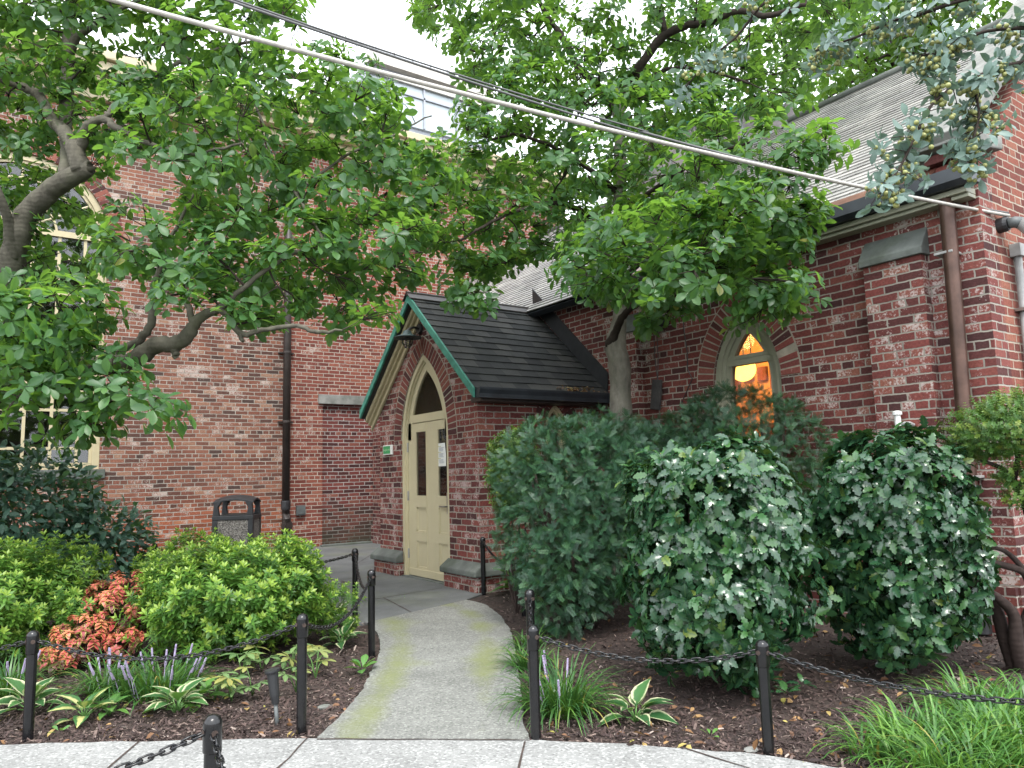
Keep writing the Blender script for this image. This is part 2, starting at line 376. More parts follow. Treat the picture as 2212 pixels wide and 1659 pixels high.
def leaf_mat(name, stops, rough=.45, trans=.3, tcol=None, mid=None, spec=.5, edge=None, sheen=0, vein=0):
    m, n, l, b = new_mat(name); r = rnd_attr(n); rp = ramp(n, stops); l.new(r, rp.inputs[0]); c = rp.outputs[0]
    P = geo_pos(n); t = noise(n, l, 9, 3, P); c = mixc(n, l, .5, c, maprange(n, l, t.outputs[0], .3, .7, .7, 1.3), 'MULTIPLY')
    at = n.new('ShaderNodeAttribute'); at.attribute_name = 'mid'
    if mid: c = mixc(n, l, maprange(n, l, at.outputs['Fac'], .28, .0, 0, .75), c, mid)
    if edge:
        en = mth(n, l, 'ADD', at.outputs['Fac'], mth(n, l, 'MULTIPLY', mth(n, l, 'SUBTRACT', noise(n, l, 40, 3, P).outputs[0], .5), edge[3]))
        c = mixc(n, l, maprange(n, l, en, edge[1], edge[2]), c, edge[0])
    l.new(c, b.inputs['Base Color']); b.inputs['Roughness'].default_value = rough; b.inputs['Specular IOR Level'].default_value = spec
    if trans:
        tr = n.new('ShaderNodeBsdfTranslucent'); l.new(mixc(n, l, .55, c, tcol or (.22, .42, .03)), tr.inputs[0])
        mx = n.new('ShaderNodeMixShader'); mx.inputs[0].default_value = trans
        l.new(b.outputs[0], mx.inputs[1]); l.new(tr.outputs[0], mx.inputs[2]); l.new(mx.outputs[0], n['Material Output'].inputs[0])
    return m
M['lf_magnolia'] = leaf_mat('magnolia leaf', [(0, (.034, .092, .034)), (.5, (.054, .142, .048)), (.9, (.085, .190, .055)), (.988, (.09, .20, .045)), (1, (.26, .22, .05))],   .40, .46, (.32, .58, .04), mid=(.06, .14, .045))
M['lf_back'] = leaf_mat('light green leaf', [(0, (.05, .115, .025)), (.6, (.085, .18, .035)), (1, (.16, .24, .05))], .55, .4)
M['lf_holly'] = leaf_mat('holly leaf', [(0, (.014, .046, .022)), (.6, (.024, .076, .034)), (.97, (.050, .125, .035)), (1, (.11, .15, .03))], .24, .06, mid=(.04, .09, .035), spec=.6)
M['lf_yew'] = leaf_mat('yew needle', [(0, (.014, .050, .027)), (.6, (.028, .085, .044)), (1, (.055, .140, .055))], .45, .15)
M['lf_box'] = leaf_mat('boxwood leaf', [(0, (.05, .12, .028)), (.6, (.085, .18, .038)), (1, (.22, .28, .05))], .45, .25)
M['lf_azalea'] = leaf_mat('azalea leaf', [(0, (.045, .120, .024)), (.45, (.085, .200, .032)), (1, (.15, .29, .04))], .42, .3, mid=(.30, .42, .06))
M['lf_dark'] = leaf_mat('dark shrub leaf', [(0, (.024, .066, .046)), (.7, (.048, .112, .076)), (1, (.075, .15, .09))], .5, .2)
M['lf_crab'] = leaf_mat('grey green leaf', [(0, (.09, .15, .12)), (.6, (.14, .22, .19)), (1, (.22, .30, .27))], .45, .25, (.2, .3, .12))
M['lf_coleus'] = leaf_mat('coleus leaf', [(0, (.10, .016, .025)), (.3, (.42, .055, .065)), (.75, (.58, .11, .10)), (1, (.60, .20, .12))], .5, .10, (.5, .08, .08), edge=((.36, .38, .06), .62, .98, .7))
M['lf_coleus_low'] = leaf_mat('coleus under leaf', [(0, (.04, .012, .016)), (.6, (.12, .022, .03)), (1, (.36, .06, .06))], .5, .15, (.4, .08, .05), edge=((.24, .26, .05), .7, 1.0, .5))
M['lf_liriope'] = leaf_mat('strap leaf', [(0, (.020, .075, .020)), (.6, (.045, .13, .028)), (.97, (.10, .21, .035)), (1, (.35, .26, .08))], .4, .25)
M['lf_bright'] = leaf_mat('bright strap leaf', [(0, (.035, .11, .025)), (.6, (.075, .19, .035)), (.97, (.15, .28, .05)), (1, (.35, .26, .06))], .4, .25)
M['lf_hosta'] = leaf_mat('hosta leaf', [(0, (.030, .10, .035)), (1, (.06, .16, .045))], .4, .25, edge=((.55, .55, .34), .62, .85, .35))
M['lf_hosta_cream'] = leaf_mat('cream hosta leaf', [(0, (.46, .46, .16)), (1, (.60, .58, .28))], .4, .25, edge=((.05, .14, .045), .30, .55, .4))
M['lf_hosta_plain'] = leaf_mat('plain hosta leaf', [(0, (.06, .17, .04)), (1, (.12, .26, .05))], .4, .3, mid=(.14, .28, .08))
M['lf_hellebore'] = leaf_mat('hellebore leaf', [(0, (.09, .17, .06)), (.6, (.14, .23, .08)), (1, (.30, .28, .07))], .5, .2, mid=(.2, .26, .12))
M['fl_lilac'] = simple('lilac flower', (.30, .25, .37), .7, .2, 40, 0)
M['fl_white'] = simple('white flower', (.75, .75, .72), .6, .05, 40, 0)
M['fruit'] = simple('green crab apple', (.24, .25, .08), .4, .25, 30, .05)
def bark_mat(name, col, moss=None):
    m, n, l, b = new_mat(name); P = geo_pos(n); mp = n.new('ShaderNodeMapping'); mp.inputs['Scale'].default_value = (1, 1, .45); l.new(P, mp.inputs['Vector'])
    t = noise(n, l, 9, 6, mp.outputs[0], .65); c = mixc(n, l, maprange(n, l, t.outputs[0], .3, .7), tuple(x*.55 for x in col), tuple(x*1.3 for x in col))
    t2 = noise(n, l, 2.5, 4, P); c = mixc(n, l, maprange(n, l, t2.outputs[0], .5, .7, 0, .6), c, moss or tuple(x*1.5 for x in col))
    l.new(c, b.inputs['Base Color']); b.inputs['Roughness'].default_value = .9; b.inputs['Specular IOR Level'].default_value = .2
    w = n.new('ShaderNodeTexWave'); w.bands_direction = 'Z'; w.inputs['Scale'].default_value = 7; w.inputs['Distortion'].default_value = 6; l.new(P, w.inputs['Vector'])
    bump(n, l, b, mth(n, l, 'ADD', t.outputs[0], mth(n, l, 'MULTIPLY', w.outputs['Fac'], .25)), .55, .012); return m
M['bark_grey'] = bark_mat('grey magnolia bark', (.10, .092, .072), (.10, .105, .065))
M['bark_pale'] = bark_mat('pale smooth bark', (.19, .175, .145), (.15, .15, .11))
M['bark_dark'] = bark_mat('dark twig bark', (.035, .027, .022))
M['bark_brown'] = bark_mat('brown gnarled bark', (.045, .032, .028))
def chip_mat():
    m, n, l, b = new_mat('bark mulch chip'); rp = ramp(n, [(0, (.020, .012, .011)), (.5, (.055, .033, .029)), (.85, (.095, .062, .053)), (.96, (.20, .145, .12)), (1, (.34, .28, .24))])
    l.new(rnd_attr(n), rp.inputs[0]); P = geo_pos(n); t = noise(n, l, 60, 3, P)
    l.new(mixc(n, l, .6, rp.outputs[0], maprange(n, l, t.outputs[0], .3, .7, .6, 1.4), 'MULTIPLY'), b.inputs['Base Color']); b.inputs['Roughness'].default_value = .85; return m
M['chip'] = chip_mat()
M['dead_leaf'] = leaf_mat('dry leaf', [(0, (.10, .045, .022)), (.5, (.22, .11, .05)), (.8, (.33, .20, .08)), (1, (.36, .34, .08))], .7, .1, (.4, .25, .05))
def panel_mat():
    m, n, l, b = new_mat('pebble panel'); P = geo_pos(n); vo = n.new('ShaderNodeTexVoronoi'); vo.inputs['Scale'].default_value = 70; l.new(P, vo.inputs['Vector'])
    s = n.new('ShaderNodeSeparateColor'); l.new(vo.outputs['Color'], s.inputs[0]); rp = ramp(n, [(0, (.03, .027, .025)), (.5, (.14, .125, .11)), (1, (.30, .28, .25))]); l.new(s.outputs[0], rp.inputs[0])
    l.new(rp.outputs[0], b.inputs['Base Color']); b.inputs['Roughness'].default_value = .8; bump(n, l, b, vo.outputs['Distance'], .6, .01); return m
M['pebble'] = panel_mat()
def thin_glass(name, tint=(1, 1, 1), refl=1.0, wavy=0):
    m, n, l, b = new_mat(name); n.remove(b); tr = n.new('ShaderNodeBsdfTransparent'); tr.inputs[0].default_value = (*tint, 1)
    gl = n.new('ShaderNodeBsdfGlossy'); gl.inputs['Roughness'].default_value = .03; fr = n.new('ShaderNodeFresnel'); fr.inputs[0].default_value = 1.5
    mx = n.new('ShaderNodeMixShader'); l.new(mth(n, l, 'MULTIPLY', fr.outputs[0], refl), mx.inputs[0]); l.new(tr.outputs[0], mx.inputs[1]); l.new(gl.outputs[0], mx.inputs[2])
    P = geo_pos(n); bp = n.new('ShaderNodeBump'); bp.inputs['Strength'].default_value = .08; bp.inputs['Distance'].default_value = .05
    l.new(noise(n, l, 1.5, 2, P).outputs[0], bp.inputs['Height']); l.new(bp.outputs[0], gl.inputs['Normal']); l.new(mx.outputs[0], n['Material Output'].inputs[0]); return m
M['glass'] = thin_glass('window glass', (.9, .9, .88), 1.5)
M['glass_dark'] = thin_glass('old window glass', (.75, .75, .75), 1.8)
def wavy_glass():
    m, n, l, b = new_mat('rippled glass'); b.inputs['Transmission Weight'].default_value = 1; b.inputs['IOR'].default_value = 1.18; b.inputs['Roughness'].default_value = .05
    b.inputs['Base Color'].default_value = (.75, .5, .36, 1); P = geo_pos(n); mp = n.new('ShaderNodeMapping'); mp.inputs['Scale'].default_value = (1, 26, 5); l.new(P, mp.inputs['Vector'])
    t = noise(n, l, 1.2, 3, mp.outputs[0]); bump(n, l, b, t.outputs[0], 1.0, .09); return m
M['glass_wavy'] = wavy_glass()
def emit(name, col, s):
    m, n, l, b = new_mat(name); b.inputs['Base Color'].default_value = (*col, 1); b.inputs['Emission Color'].default_value = (*col, 1); b.inputs['Emission Strength'].default_value = s; return m
M['globe'] = emit('lit globe', (1.0, .62, .10), 2.6)
M['amber'] = emit('amber lamp shade', (1.0, .28, .035), .8)
def bg_glass():
    m, n, l, b = new_mat('curtain wall glass'); P = geo_pos(n); t = noise(n, l, .4, 2, P)
    l.new(mixc(n, l, t.outputs[0], (.30, .36, .38), (.55, .60, .62)), b.inputs['Base Color']); b.inputs['Roughness'].default_value = .12; b.inputs['Specular IOR Level'].default_value = .8; return m
M['bg_glass'] = bg_glass()
M['bg_metal'] = simple('pale metal panel', (.34, .36, .40), .5, .1, 2, 0)
M['bg_concrete'] = simple('pale concrete', (.5, .48, .44), .8, .1, 2, 0)

# ------------------------------------------------------------------ ground, paths, beds
def poly_px(pts): return [tuple(G(*p)[:2]) for p in pts]
def inside(poly, x, y):
    x = np.asarray(x); y = np.asarray(y); r = np.zeros(x.shape, bool); n = len(poly)
    for i in range(n):
        x0, y0 = poly[i]; x1, y1 = poly[(i+1) % n]
        c = ((y0 > y) != (y1 > y)) & (x < (x1-x0)*(y-y0)/((y1-y0) if y1 != y0 else 1e-9)+x0); r ^= c
    return r
def edge_dist(poly, x, y):
    d = np.full(np.shape(x), 1e9)
    for (x0, y0), (x1, y1) in zip(poly, poly[1:]+poly[:1]):
        L2 = (x1-x0)**2+(y1-y0)**2+1e-9; t = np.clip(((x-x0)*(x1-x0)+(y-y0)*(y1-y0))/L2, 0, 1)
        d = np.minimum(d, np.hypot(x-(x0+t*(x1-x0)), y-(y0+t*(y1-y0))))
    return d
MB().add([(-400,-400,-.12),(400,-400,-.12),(400,400,-.12),(-400,400,-.12)], [(0,1,2,3)]).build('ground', M['soil'])['kind'] = 'structure'
PL = poly_px([(685,1598),(720,1566),(755,1530),(782,1495),(802,1452),(816,1425),(822,1400),(818,1372),(795,1347)])      # left path edge, near to far
PR = poly_px([(1006,1297),(1050,1307),(1080,1330),(1102,1362),(1114,1405),(1120,1450),(1124,1500),(1131,1550),(1142,1600)])  # right path edge, far to near
PATH = PL+PR
FRONT = poly_px([(0,1612),(200,1606),(440,1601),(685,1598),(900,1598),(1142,1600),(1400,1613),(1600,1629),(1700,1640),(1800,1659)])
WALK = [(-4.5,8.2),(-2.0,7.0)]+FRONT+[(3.95,1.4),(4.1,.3),(3.9,-1.2),(3.4,-3),(2,-6),(-14,-6),(-14,8.6)]
FLAG = [tuple(G(767,1349)[:2]), tuple(G(795,1346)[:2]), tuple(G(1006,1296)[:2]), (5.38,8.46), (5.55,8.62), (7.6,8.62), (7.6,17), (-6,17), (-6,13.3), (0,13.1), (1.75,12.4), (2.62,10.6)]
def slab(name, poly, z0, z1, mat, edge=False, jit=.012):
    # finely divided rim so the edge is not ruler straight
    pts = []
    for (x0, y0), (x1, y1) in zip(poly, poly[1:]+poly[:1]):
        k = max(1, int(min(60, math.hypot(x1-x0, y1-y0)/.12)))
        for t in range(k): pts.append((x0+(x1-x0)*t/k+random.uniform(-jit, jit), y0+(y1-y0)*t/k+random.uniform(-jit, jit)))
    b = MB().prism(pts, 'Z', z0, z1); o = b.build(name, mat, tri=True); o['kind'] = 'structure'; return o
slab('front_walk', WALK, -.10, .008, M['walk'])
def path_strip():
    """path top as a grid between the two edges; 'edge' runs 0 in the middle to 1 at the rims (moss grows along the rims)"""
    def res(P, n):
        P = np.array(P); d = np.r_[0, np.cumsum(np.hypot(*np.diff(P, axis=0).T))]; t = np.linspace(0, d[-1], n)
        return np.c_[np.interp(t, d, P[:, 0]), np.interp(t, d, P[:, 1])]
    n, k = 60, 24; A = res(PL, n); B = res(PR[::-1], n); A += rng.normal(0, .006, A.shape); B += rng.normal(0, .006, B.shape)
    v = []; e = []
    for i in range(n):
        for j in range(k+1):
            t = j/k; p = A[i]*(1-t)+B[i]*t; v.append((p[0], p[1], .012+.004*math.sin(3*p[0])*math.sin(2.3*p[1])))
            q = abs(t-.47)*2; e.append(-.45+1.25*math.exp(-((q-.62)/.22)**2)-.5*max(0, .25-i/n)*2)
    f = [(i*(k+1)+j, i*(k+1)+j+1, (i+1)*(k+1)+j+1, (i+1)*(k+1)+j) for i in range(n-1) for j in range(k)]
    nb = len(v)
    rim = [i*(k+1) for i in range(n)]+[(n-1)*(k+1)+j for j in range(1, k+1)]+[i*(k+1)+k for i in range(n-2, -1, -1)]+[j for j in range(k-1, 0, -1)]
    for i in rim: v.append((v[i][0], v[i][1], -.09)); e.append(e[i])
    m = len(rim)
    for a in range(m): f.append((rim[a], rim[(a+1) % m], nb+(a+1) % m, nb+a))
    me = bpy.data.meshes.new('garden_path'); me.from_pydata(v, [], f); at = me.attributes.new('edge', 'FLOAT', 'POINT'); at.data.foreach_set('value', np.array(e, np.float32))
    o = link('garden_path', me, M['path']); o['kind'] = 'structure'
path_strip()
slab('flagstone_paving', FLAG, -.10, .004, M['flag'])
# dark joints: thin strips of dirt between slabs, a few millimetres above the slab
def joints(name, segs, wd, z):
    b = MB()
    for a, c in segs:
        a = np.array(a[:2]); c = np.array(c[:2]); L = np.linalg.norm(c-a); k = max(2, int(L/.15)); d = (c-a)/L; nn = np.array([-d[1], d[0]])
        ps = [a+d*L*i/k+nn*random.uniform(-.006, .006) for i in range(k+1)]; ww = [wd*random.uniform(.5, 1.3) for _ in ps]
        vs = [(*(p+nn*q/2), z) for p, q in zip(ps, ww)]+[(*(p-nn*q/2), z) for p, q in zip(ps, ww)]
        b.add(vs, [(i, i+1, k+2+i, k+1+i) for i in range(k)])
    b.build(name, M['soil'])['kind'] = 'structure'
joints('front_walk_joints', [(G(600,1665), G(664,1598)), (G(685,1600.5), G(1142,1602.5)), (G(1118,1665), G(1133,1606)), (G(230,1665), G(300,1606)), (G(1480,1620), G(1620,1665))], .012, .0125)
joints('flagstone_joints', [(G(795,1346.5), G(1006,1297)), (G(765,1303), G(955,1271)), (G(700,1255), G(905,1240)), (G(640,1228), G(790,1216)), (G(830,1293), G(900,1330)), (G(690,1200), G(720,1262)), (G(700,1315), G(770,1310)), (G(800,1200), G(760,1225)), (G(660,1215), G(700,1235))], .016, .0085)
# mulch bed: one gently uneven sheet under the planting, a little below the path edges
def bed_h(x, y): return -.016+.012*np.sin(1.7*x+.4)*np.sin(1.3*y)+.010*np.sin(4.1*x)*np.cos(3.7*y+1)
gx, gy = np.meshgrid(np.arange(-6, 12.01, .12), np.arange(-3, 17.01, .12)); gz = bed_h(gx, gy)+rng.normal(0, .004, gx.shape)
ny, nx = gx.shape; idx = np.arange(nx*ny).reshape(ny, nx)
me = bpy.data.meshes.new('mulch_bed')
q = np.stack([idx[:-1, :-1], idx[:-1, 1:], idx[1:, 1:], idx[1:, :-1]], -1).reshape(-1, 4)
me.from_pydata(np.c_[gx.ravel(), gy.ravel(), gz.ravel()].tolist(), [], q.tolist()); link('mulch_bed', me, M['soil'])['kind'] = 'structure'
def on_bed(x, y, m=0.02):
    r = inside(PATH, x, y) | inside(WALK, x, y) | inside(FLAG, x, y) | ((x > 5.2) & (y > 8.35)) | (x > 7.45)
    return ~r
def scatter_px(n, xr, yr):
    px = rng.uniform(*xr, n); py = rng.uniform(*yr, n); d = _r[None]*((px-1106)/FPX)[:, None]-_u[None]*((py-829.5)/FPX)[:, None]+_f[None]
    t = -EYE/d[:, 2]; P = C0+d*t[:, None]; ok = (t > 0) & on_bed(P[:, 0], P[:, 1]) & (P[:, 0] < 8) & (P[:, 1] < 14); return P[ok]
P = np.concatenate([scatter_px(34000, (-80, 840), (1300, 1640)), scatter_px(40000, (1030, 2300), (1270, 1700)), np.c_[rng.uniform(0, 7.4, 7000), rng.uniform(1, 9, 7000), np.zeros(7000)]])
P = P[on_bed(P[:, 0], P[:, 1])]; N = len(P); P[:, 2] = bed_h(P[:, 0], P[:, 1])+rng.uniform(.002, .02, N)
chip = (np.array([(-.22,0,0),(.2,0,.02),(.26,.5,.05),(.2,1,.02),(-.15,1,0),(-.26,.5,.06),(0,.5,.16)], np.float32)*np.array([.55, 1, .6], np.float32), [(0,1,6),(1,2,6),(2,3,6),(3,4,6),(4,5,6),(5,0,6)], np.zeros(7, np.float32))
d = rand_dirs(N); d[:, 2] *= .35; nn = rng.normal(0, .4, (N, 3)); nn[:, 2] += 1
o = leaves('mulch_chips', chip, P, d, nn, rng.gamma(3, .0062, N)+.007, M['chip']); tag(o, 'brown shredded bark mulch covering the planting beds', kind='stuff')
# small dry litter
P = np.concatenate([scatter_px(450, (1150, 2250), (1300, 1680)), scatter_px(130, (0, 800), (1440, 1640))]); N = len(P); P[:, 2] = bed_h(P[:, 0], P[:, 1])+.022
dry = leaf_tpl([(0,0),(.3,.2),(.65,.22),(1,0)], .35, .25)
d = rand_dirs(N); d[:, 2] *= .3; nn = rng.normal(0, .35, (N, 3)); nn[:, 2] += 1
tag(leaves('fallen_leaves', dry, P, d, nn, rng.uniform(.03, .085, N), M['dead_leaf']), 'dry fallen leaves lying on the mulch and the path', kind='stuff')

# ------------------------------------------------------------------ arches
def pointed(c, z0, hw, rad, n=14, e=0.0):
    """outline of a pointed arch from right foot over the apex to left foot; e widens it"""
    cen = rad-hw; out = []
    a1 = math.acos(cen/(rad+e))
    for i in range(n+1):
        a = a1*i/n; out.append((c-(-cen+(rad+e)*math.cos(a)), z0+(rad+e)*math.sin(a)))   # foot at c-hw-e
    L = [(2*c-y, z) for y, z in out[::-1][1:]]
    return out+L
def arch_bricks(c, z0, hw, rad, t, x0, x1, th=.085, gap=.014, ax='X', nmax=99, a0=0.0):
    """radiating bricks, one box each, on a mortar bed"""
    b = MB(); mo = MB(); cen = rad-hw; amax = math.acos(cen/(rad+t))
    n = max(4, int((rad+t*.5)*amax/th))
    for sgn in (1, -1):
        for i in range(n):
            q0, q1 = a0+(amax-a0)*i/n, a0+(amax-a0)*(i+1)/n; g = gap/(rad+t*.5)/2
            def P(r, a): return (c+sgn*(r*math.cos(a)-cen), z0+r*math.sin(a))
            j = random.uniform(-.006, .006)
            quad = [P(rad+.004, q0+g), P(rad+t+j, q0+g), P(rad+t+j, q1-g), P(rad+.004, q1-g)]
            quad = [((y-c)*1.0+c if sgn*(y-c) > 0 else c, z) for y, z in quad]
            b.prism(quad, ax, x0+random.uniform(-.004, .003), x1)
    return b
def ring(c, z0, hw, rad, e0, e1, x0, x1, ax='X', zb=None, n=14):
    """solid moulding that follows the arch, with straight legs down to zb"""
    A = pointed(c, z0, hw, rad, n, e0); B = pointed(c, z0, hw, rad, n, e1)
    if zb is not None:
        A = [(A[0][0], zb)]+A+[(A[-1][0], zb)]; B = [(B[0][0], zb)]+B+[(B[-1][0], zb)]
    m = MB(); k = len(A)
    for i in range(k-1): m.prism([A[i], B[i], B[i+1], A[i+1]], ax, x0, x1, .5)
    return m
def round_pts(c, z0, r, n=24): return [(c-r*math.cos(math.pi*i/n), z0+r*math.sin(math.pi*i/n)) for i in range(n+1)]

# ------------------------------------------------------------------ shingle rows
def shingle_rows(name, o, U, Sd, Lu, Ls, row, th, mat, parent, step=.3, jit=.006, umin=None, umax=None):
    """o = eave corner, U along the eave, Sd up the slope. umin/umax(s) clip a row's ends."""
    o = np.array(o, float); U = np.array(U, float); Sd = np.array(Sd, float); N = np.cross(U, Sd); N = N*(1 if N[2] > 0 else -1)
    v = []; f = []; uv = []; nrow = int(math.ceil(Ls/row))
    for i in range(nrow):
        s0 = i*row; s1 = min(Ls, s0+row*1.05); ua = umin(s0) if umin else 0; ub = umax(s0) if umax else Lu
        if ub-ua < .05: continue
        k = max(2, int((ub-ua)/step)); b0 = len(v)
        for j in range(k+1):
            u = ua+(ub-ua)*j/k; dj = random.uniform(-jit, jit); tt = th*random.uniform(.8, 1.25)
            for (s, h) in ((s0+dj, 0.0), (s0+dj, tt), (s1, .002)):
                v.append(o+U*u+Sd*s+N*h); uv.append((u+100, i*row+row*.5+ (0 if s == s0+dj else .3*row), 0))
        for j in range(k):
            a = b0+3*j; f += [(a, a+3, a+4, a+1), (a+1, a+4, a+5, a+2)]
    me = bpy.data.meshes.new(name); me.from_pydata([tuple(p) for p in v], [], f)
    at = me.attributes.new('uvw', 'FLOAT_VECTOR', 'POINT'); at.data.foreach_set('vector', np.array(uv, np.float32).ravel())
    return link(name, me, mat, parent)

# ------------------------------------------------------------------ right building: long brick hall
XW, YC0, EZ = 7.6, 3.0, 4.32
SL = .845; XR = 11.3; ZR = EZ+SL*(XR-7.38)
hall = thing('brick_hall', (XW, YC0, 0), 'long red brick hall with flaking white paint, grey shingle roof and lit pointed window', 'building')
# long wall with the pointed window opening
wc, whw, wz0, wrad = 5.80, .50, 2.62, 1.02
wsill = 1.25
def wall_with_arch(y0, y1, ztop, c, hw, z0, rad, zb, e=.02):
    arc = pointed(c, z0, hw, rad, 14, e)           # starts at the low-Y foot
    return arc
A = pointed(wc, wz0, whw, wrad, 14, .0)
A = A if A[0][0] < A[-1][0] else A[::-1]
zt = 4.30
b = MB()
b.prism([(YC0, -.1), (wc, -.1), (wc, wsill), (wc-whw, wsill)]+[p for p in A if p[0] <= wc+1e-6]+[(wc, zt), (YC0, zt)], 'X', XW, XW+.3)
b.prism([(wc, -.1), (16.92, -.1), (16.92, 3.3), (12.2, 3.3), (12.2, zt), (wc, zt)]+[p for p in A if p[0] >= wc-1e-6]+[(wc+whw, wsill), (wc, wsill)], 'X', XW, XW+.3)
b.build('wall', M['brick_right'], hall, tri=True)
# gable end wall, flush at the corner
gz0 = EZ+.30
MB().prism([(XW+.3, -.1), (15.2, -.1), (15.2, gz0), (XR, ZR+.45), (XW+.3, gz0+.02)], 'Y', YC0, YC0+.35).build('gable_wall', M['brick_gable'], hall, tri=True)
MB().prism([(XW-.0, 4.3), (XW+.3, 4.3), (XW+.3, gz0+.0), (XW-.0, gz0-.12)], 'Y', YC0+.002, YC0+.35).build('gable_shoulder', M['brick_gable'], hall)
b = MB()      # stepped brick and stone kneeler at the foot of the coping
b.box(XW-.14, XW+.25, YC0-.02, YC0+.36, 4.34, 4.43); b.box(XW-.22, XW+.2, YC0-.022, YC0+.365, 4.445, 4.535)
b.build('kneeler_bricks', M['vouss'], hall, bevel=.008)
# coping along the gable
cs = np.array([1, 0, SL])/math.hypot(1, SL); cn = np.array([-SL, 0, 1])/math.hypot(1, SL)
def coping():
    b = MB(); o = np.array([XW-.30, 0, 4.55]); L = 5.2; k = 4
    for i in range(k):
        a0, a1 = L*i/k+.004, L*(i+1)/k-.004
        q = [o+cs*a0, o+cs*a1, o+cs*a1+cn*.13, o+cs*a0+cn*.13]
        b.prism([(p[0], p[2]) for p in q], 'Y', YC0-.08, YC0+.48)
    return b
coping().build('coping', M['limestone'], hall, bevel=.012)
b = MB(); b.prism([(XW-.34, 4.56), (XW+.08, 4.545), (XW+.42, 4.60), (XW+.42, 4.74), (XW+.1, 4.68), (XW-.30, 4.66)], 'Y', YC0-.10, YC0+.50)
b.build('kneeler_stone', M['limestone'], hall, bevel=.015)
# window
frame = ring(wc, wz0, whw, wrad, -.075, -.002, XW+.03, XW+.11, zb=wsill).build('window', M['sage'], hall, smooth=False)
ring(wc, wz0, whw, wrad, -.125, -.076, XW+.06, XW+.14, zb=wsill).build('moulding', M['sage'], frame)
ring(wc, wz0, whw, wrad, -.20, -.126, XW+.085, XW+.17, zb=wsill).build('sash', M['sage'], frame)
b = MB(); b.box(XW+.075, XW+.175, wc-.37, wc+.37, 2.845, 2.97); b.box(XW+.07, XW+.12, wc-.38, wc+.38, 2.925, 2.955); b.box(XW+.07, XW+.17, wc-.37, wc+.37, wsill, wsill+.09)
_all = b; b = None
for k_ in range(len(_all.v)//8):
    m_ = MB(); m_.add(_all.v[8*k_:8*k_+8], [(0,3,2,1),(4,5,6,7),(0,1,5,4),(1,2,6,5),(2,3,7,6),(3,0,4,7)]); m_.build('rail', M['sage'], frame)
g = pointed(wc, wz0, whw, wrad, 14, -.19); MB().prism([(g[0][0], wsill)]+g+[(g[-1][0], wsill)], 'X', XW+.128, XW+.134).build('glass', M['glass'], frame, tri=True)
MB().box(XW-.06, XW+.2, wc-whw-.06, wc+whw+.06, wsill-.12, wsill-.002).build('window_sill', M['bluestone'], hall, bevel=.01)
arch_bricks(wc, wz0, whw, wrad, .27, XW-.004, XW+.1, .083).build('window_arch', M['vouss'], hall, bevel=.006, seg=1)
ring(wc, wz0, whw, wrad, .0, .285, XW-.0015, XW+.02).build('arch_mortar', M['mortar'], hall)
# room behind the window
b = MB(); b.box(9.9, 10.0, 3.6, 8.2, 0, 4.2); b.box(7.95, 10, 8.1, 8.2, 0, 4.2); b.box(7.95, 10, 3.5, 3.6, 0, 4.2); b.box(7.92, 10, 3.5, 8.2, 3.95, 4.05); b.box(7.92, 10, 3.5, 8.2, .4, .5)
b.build('room_interior', M['interior_warm'], hall)
b = MB()
for i in range(16):
    yy = 4.0+i*.26; b.box(9.80+random.uniform(0, .03), 9.885, yy, yy+random.uniform(.12, .2), 2.95-random.uniform(0, .2), 3.1+random.uniform(0, .10))
b.build('wall_frieze', M['interior_brick'], hall)
MB().box(9.3, 9.85, 3.9, 6.9, .6, 2.2).build('cupboard', M['interior_brick'], hall)
# buttresses with sloped stone caps
def buttress(y0, y1, top):
    bt = MB().box(XW-.13, XW+.01, y0, y1, -.1, top).build('buttress', M['brick_right'], hall)
    b = MB(); b.prism([(XW-.17, top), (XW-.17, top+.07), (XW-.003, top+.30), (XW-.003, top)], 'Y', y0-.03, y1+.03); b.build('cap_stone', M['bluestone'], bt, bevel=.008)
buttress(3.52, 4.12, 3.62); buttress(7.55, 8.05, 3.55)
MB().box(XW-.06, XW+.01, 3.02, 16.9, -.1, .42).build('plinth', M['brick_right'], hall)
# roof
RS = np.array([1, 0, SL])/math.hypot(1, SL); RLEN = math.hypot(XR-7.36, ZR-EZ)
b = MB(); b.prism([(8.6, EZ+1.24*SL-.06), (XR, ZR-.05), (XR+3.95, EZ-.06), (XR+3.9, EZ-.12), (XR, ZR-.14), (8.65, EZ+1.24*SL-.12)], 'Y', YC0+.36, 16.9)
b.prism([(7.36, EZ-.06), (8.599, EZ+1.24*SL-.061), (8.599, EZ+1.24*SL-.13), (7.44, EZ-.12)], 'Y', YC0+.36, 12.5); b.build('roof_deck', M['gutter'], hall, tri=True)
shingle_rows('roof', (7.36, YC0+.40, EZ-.02), (0, 1, 0), RS, 16.85-YC0-.4, RLEN, .115, .017, M['shingle_grey'], hall, .35, .004, umax=lambda q: 16.85-YC0-.4 if q > 1.5 else 12.5-YC0-.4)
MB().tube([(XR, YC0+.4, ZR+.03), (XR, 16.8, ZR+.03)], .06, 10).build('ridge_cap', M['bluestone'], hall, smooth=True)
b = MB(); b.prism([(7.33, EZ-.03), (7.52, EZ+.135), (7.51, EZ+.142), (7.32, EZ-.018)], 'Y', YC0+.3, 8.3)
b.build('eaves_flashing', M['copper_strip'], hall)
def gutter_prof(x, z): return [(x, z), (x-.02, z-.02), (x-.075, z-.075), (x-.075, z-.085), (x+.18, z-.17), (x+.2, z-.17), (x+.2, z-.0), (x+.17, z-.0), (x+.17, z-.15), (x+.02, z-.15)]
b = MB(); b.prism([(7.28, 4.315), (7.30, 4.315), (7.305, 4.18), (7.50, 4.175), (7.50, 4.155), (7.33, 4.145), (7.275, 4.19)], 'Y', YC0-.06, 8.28)
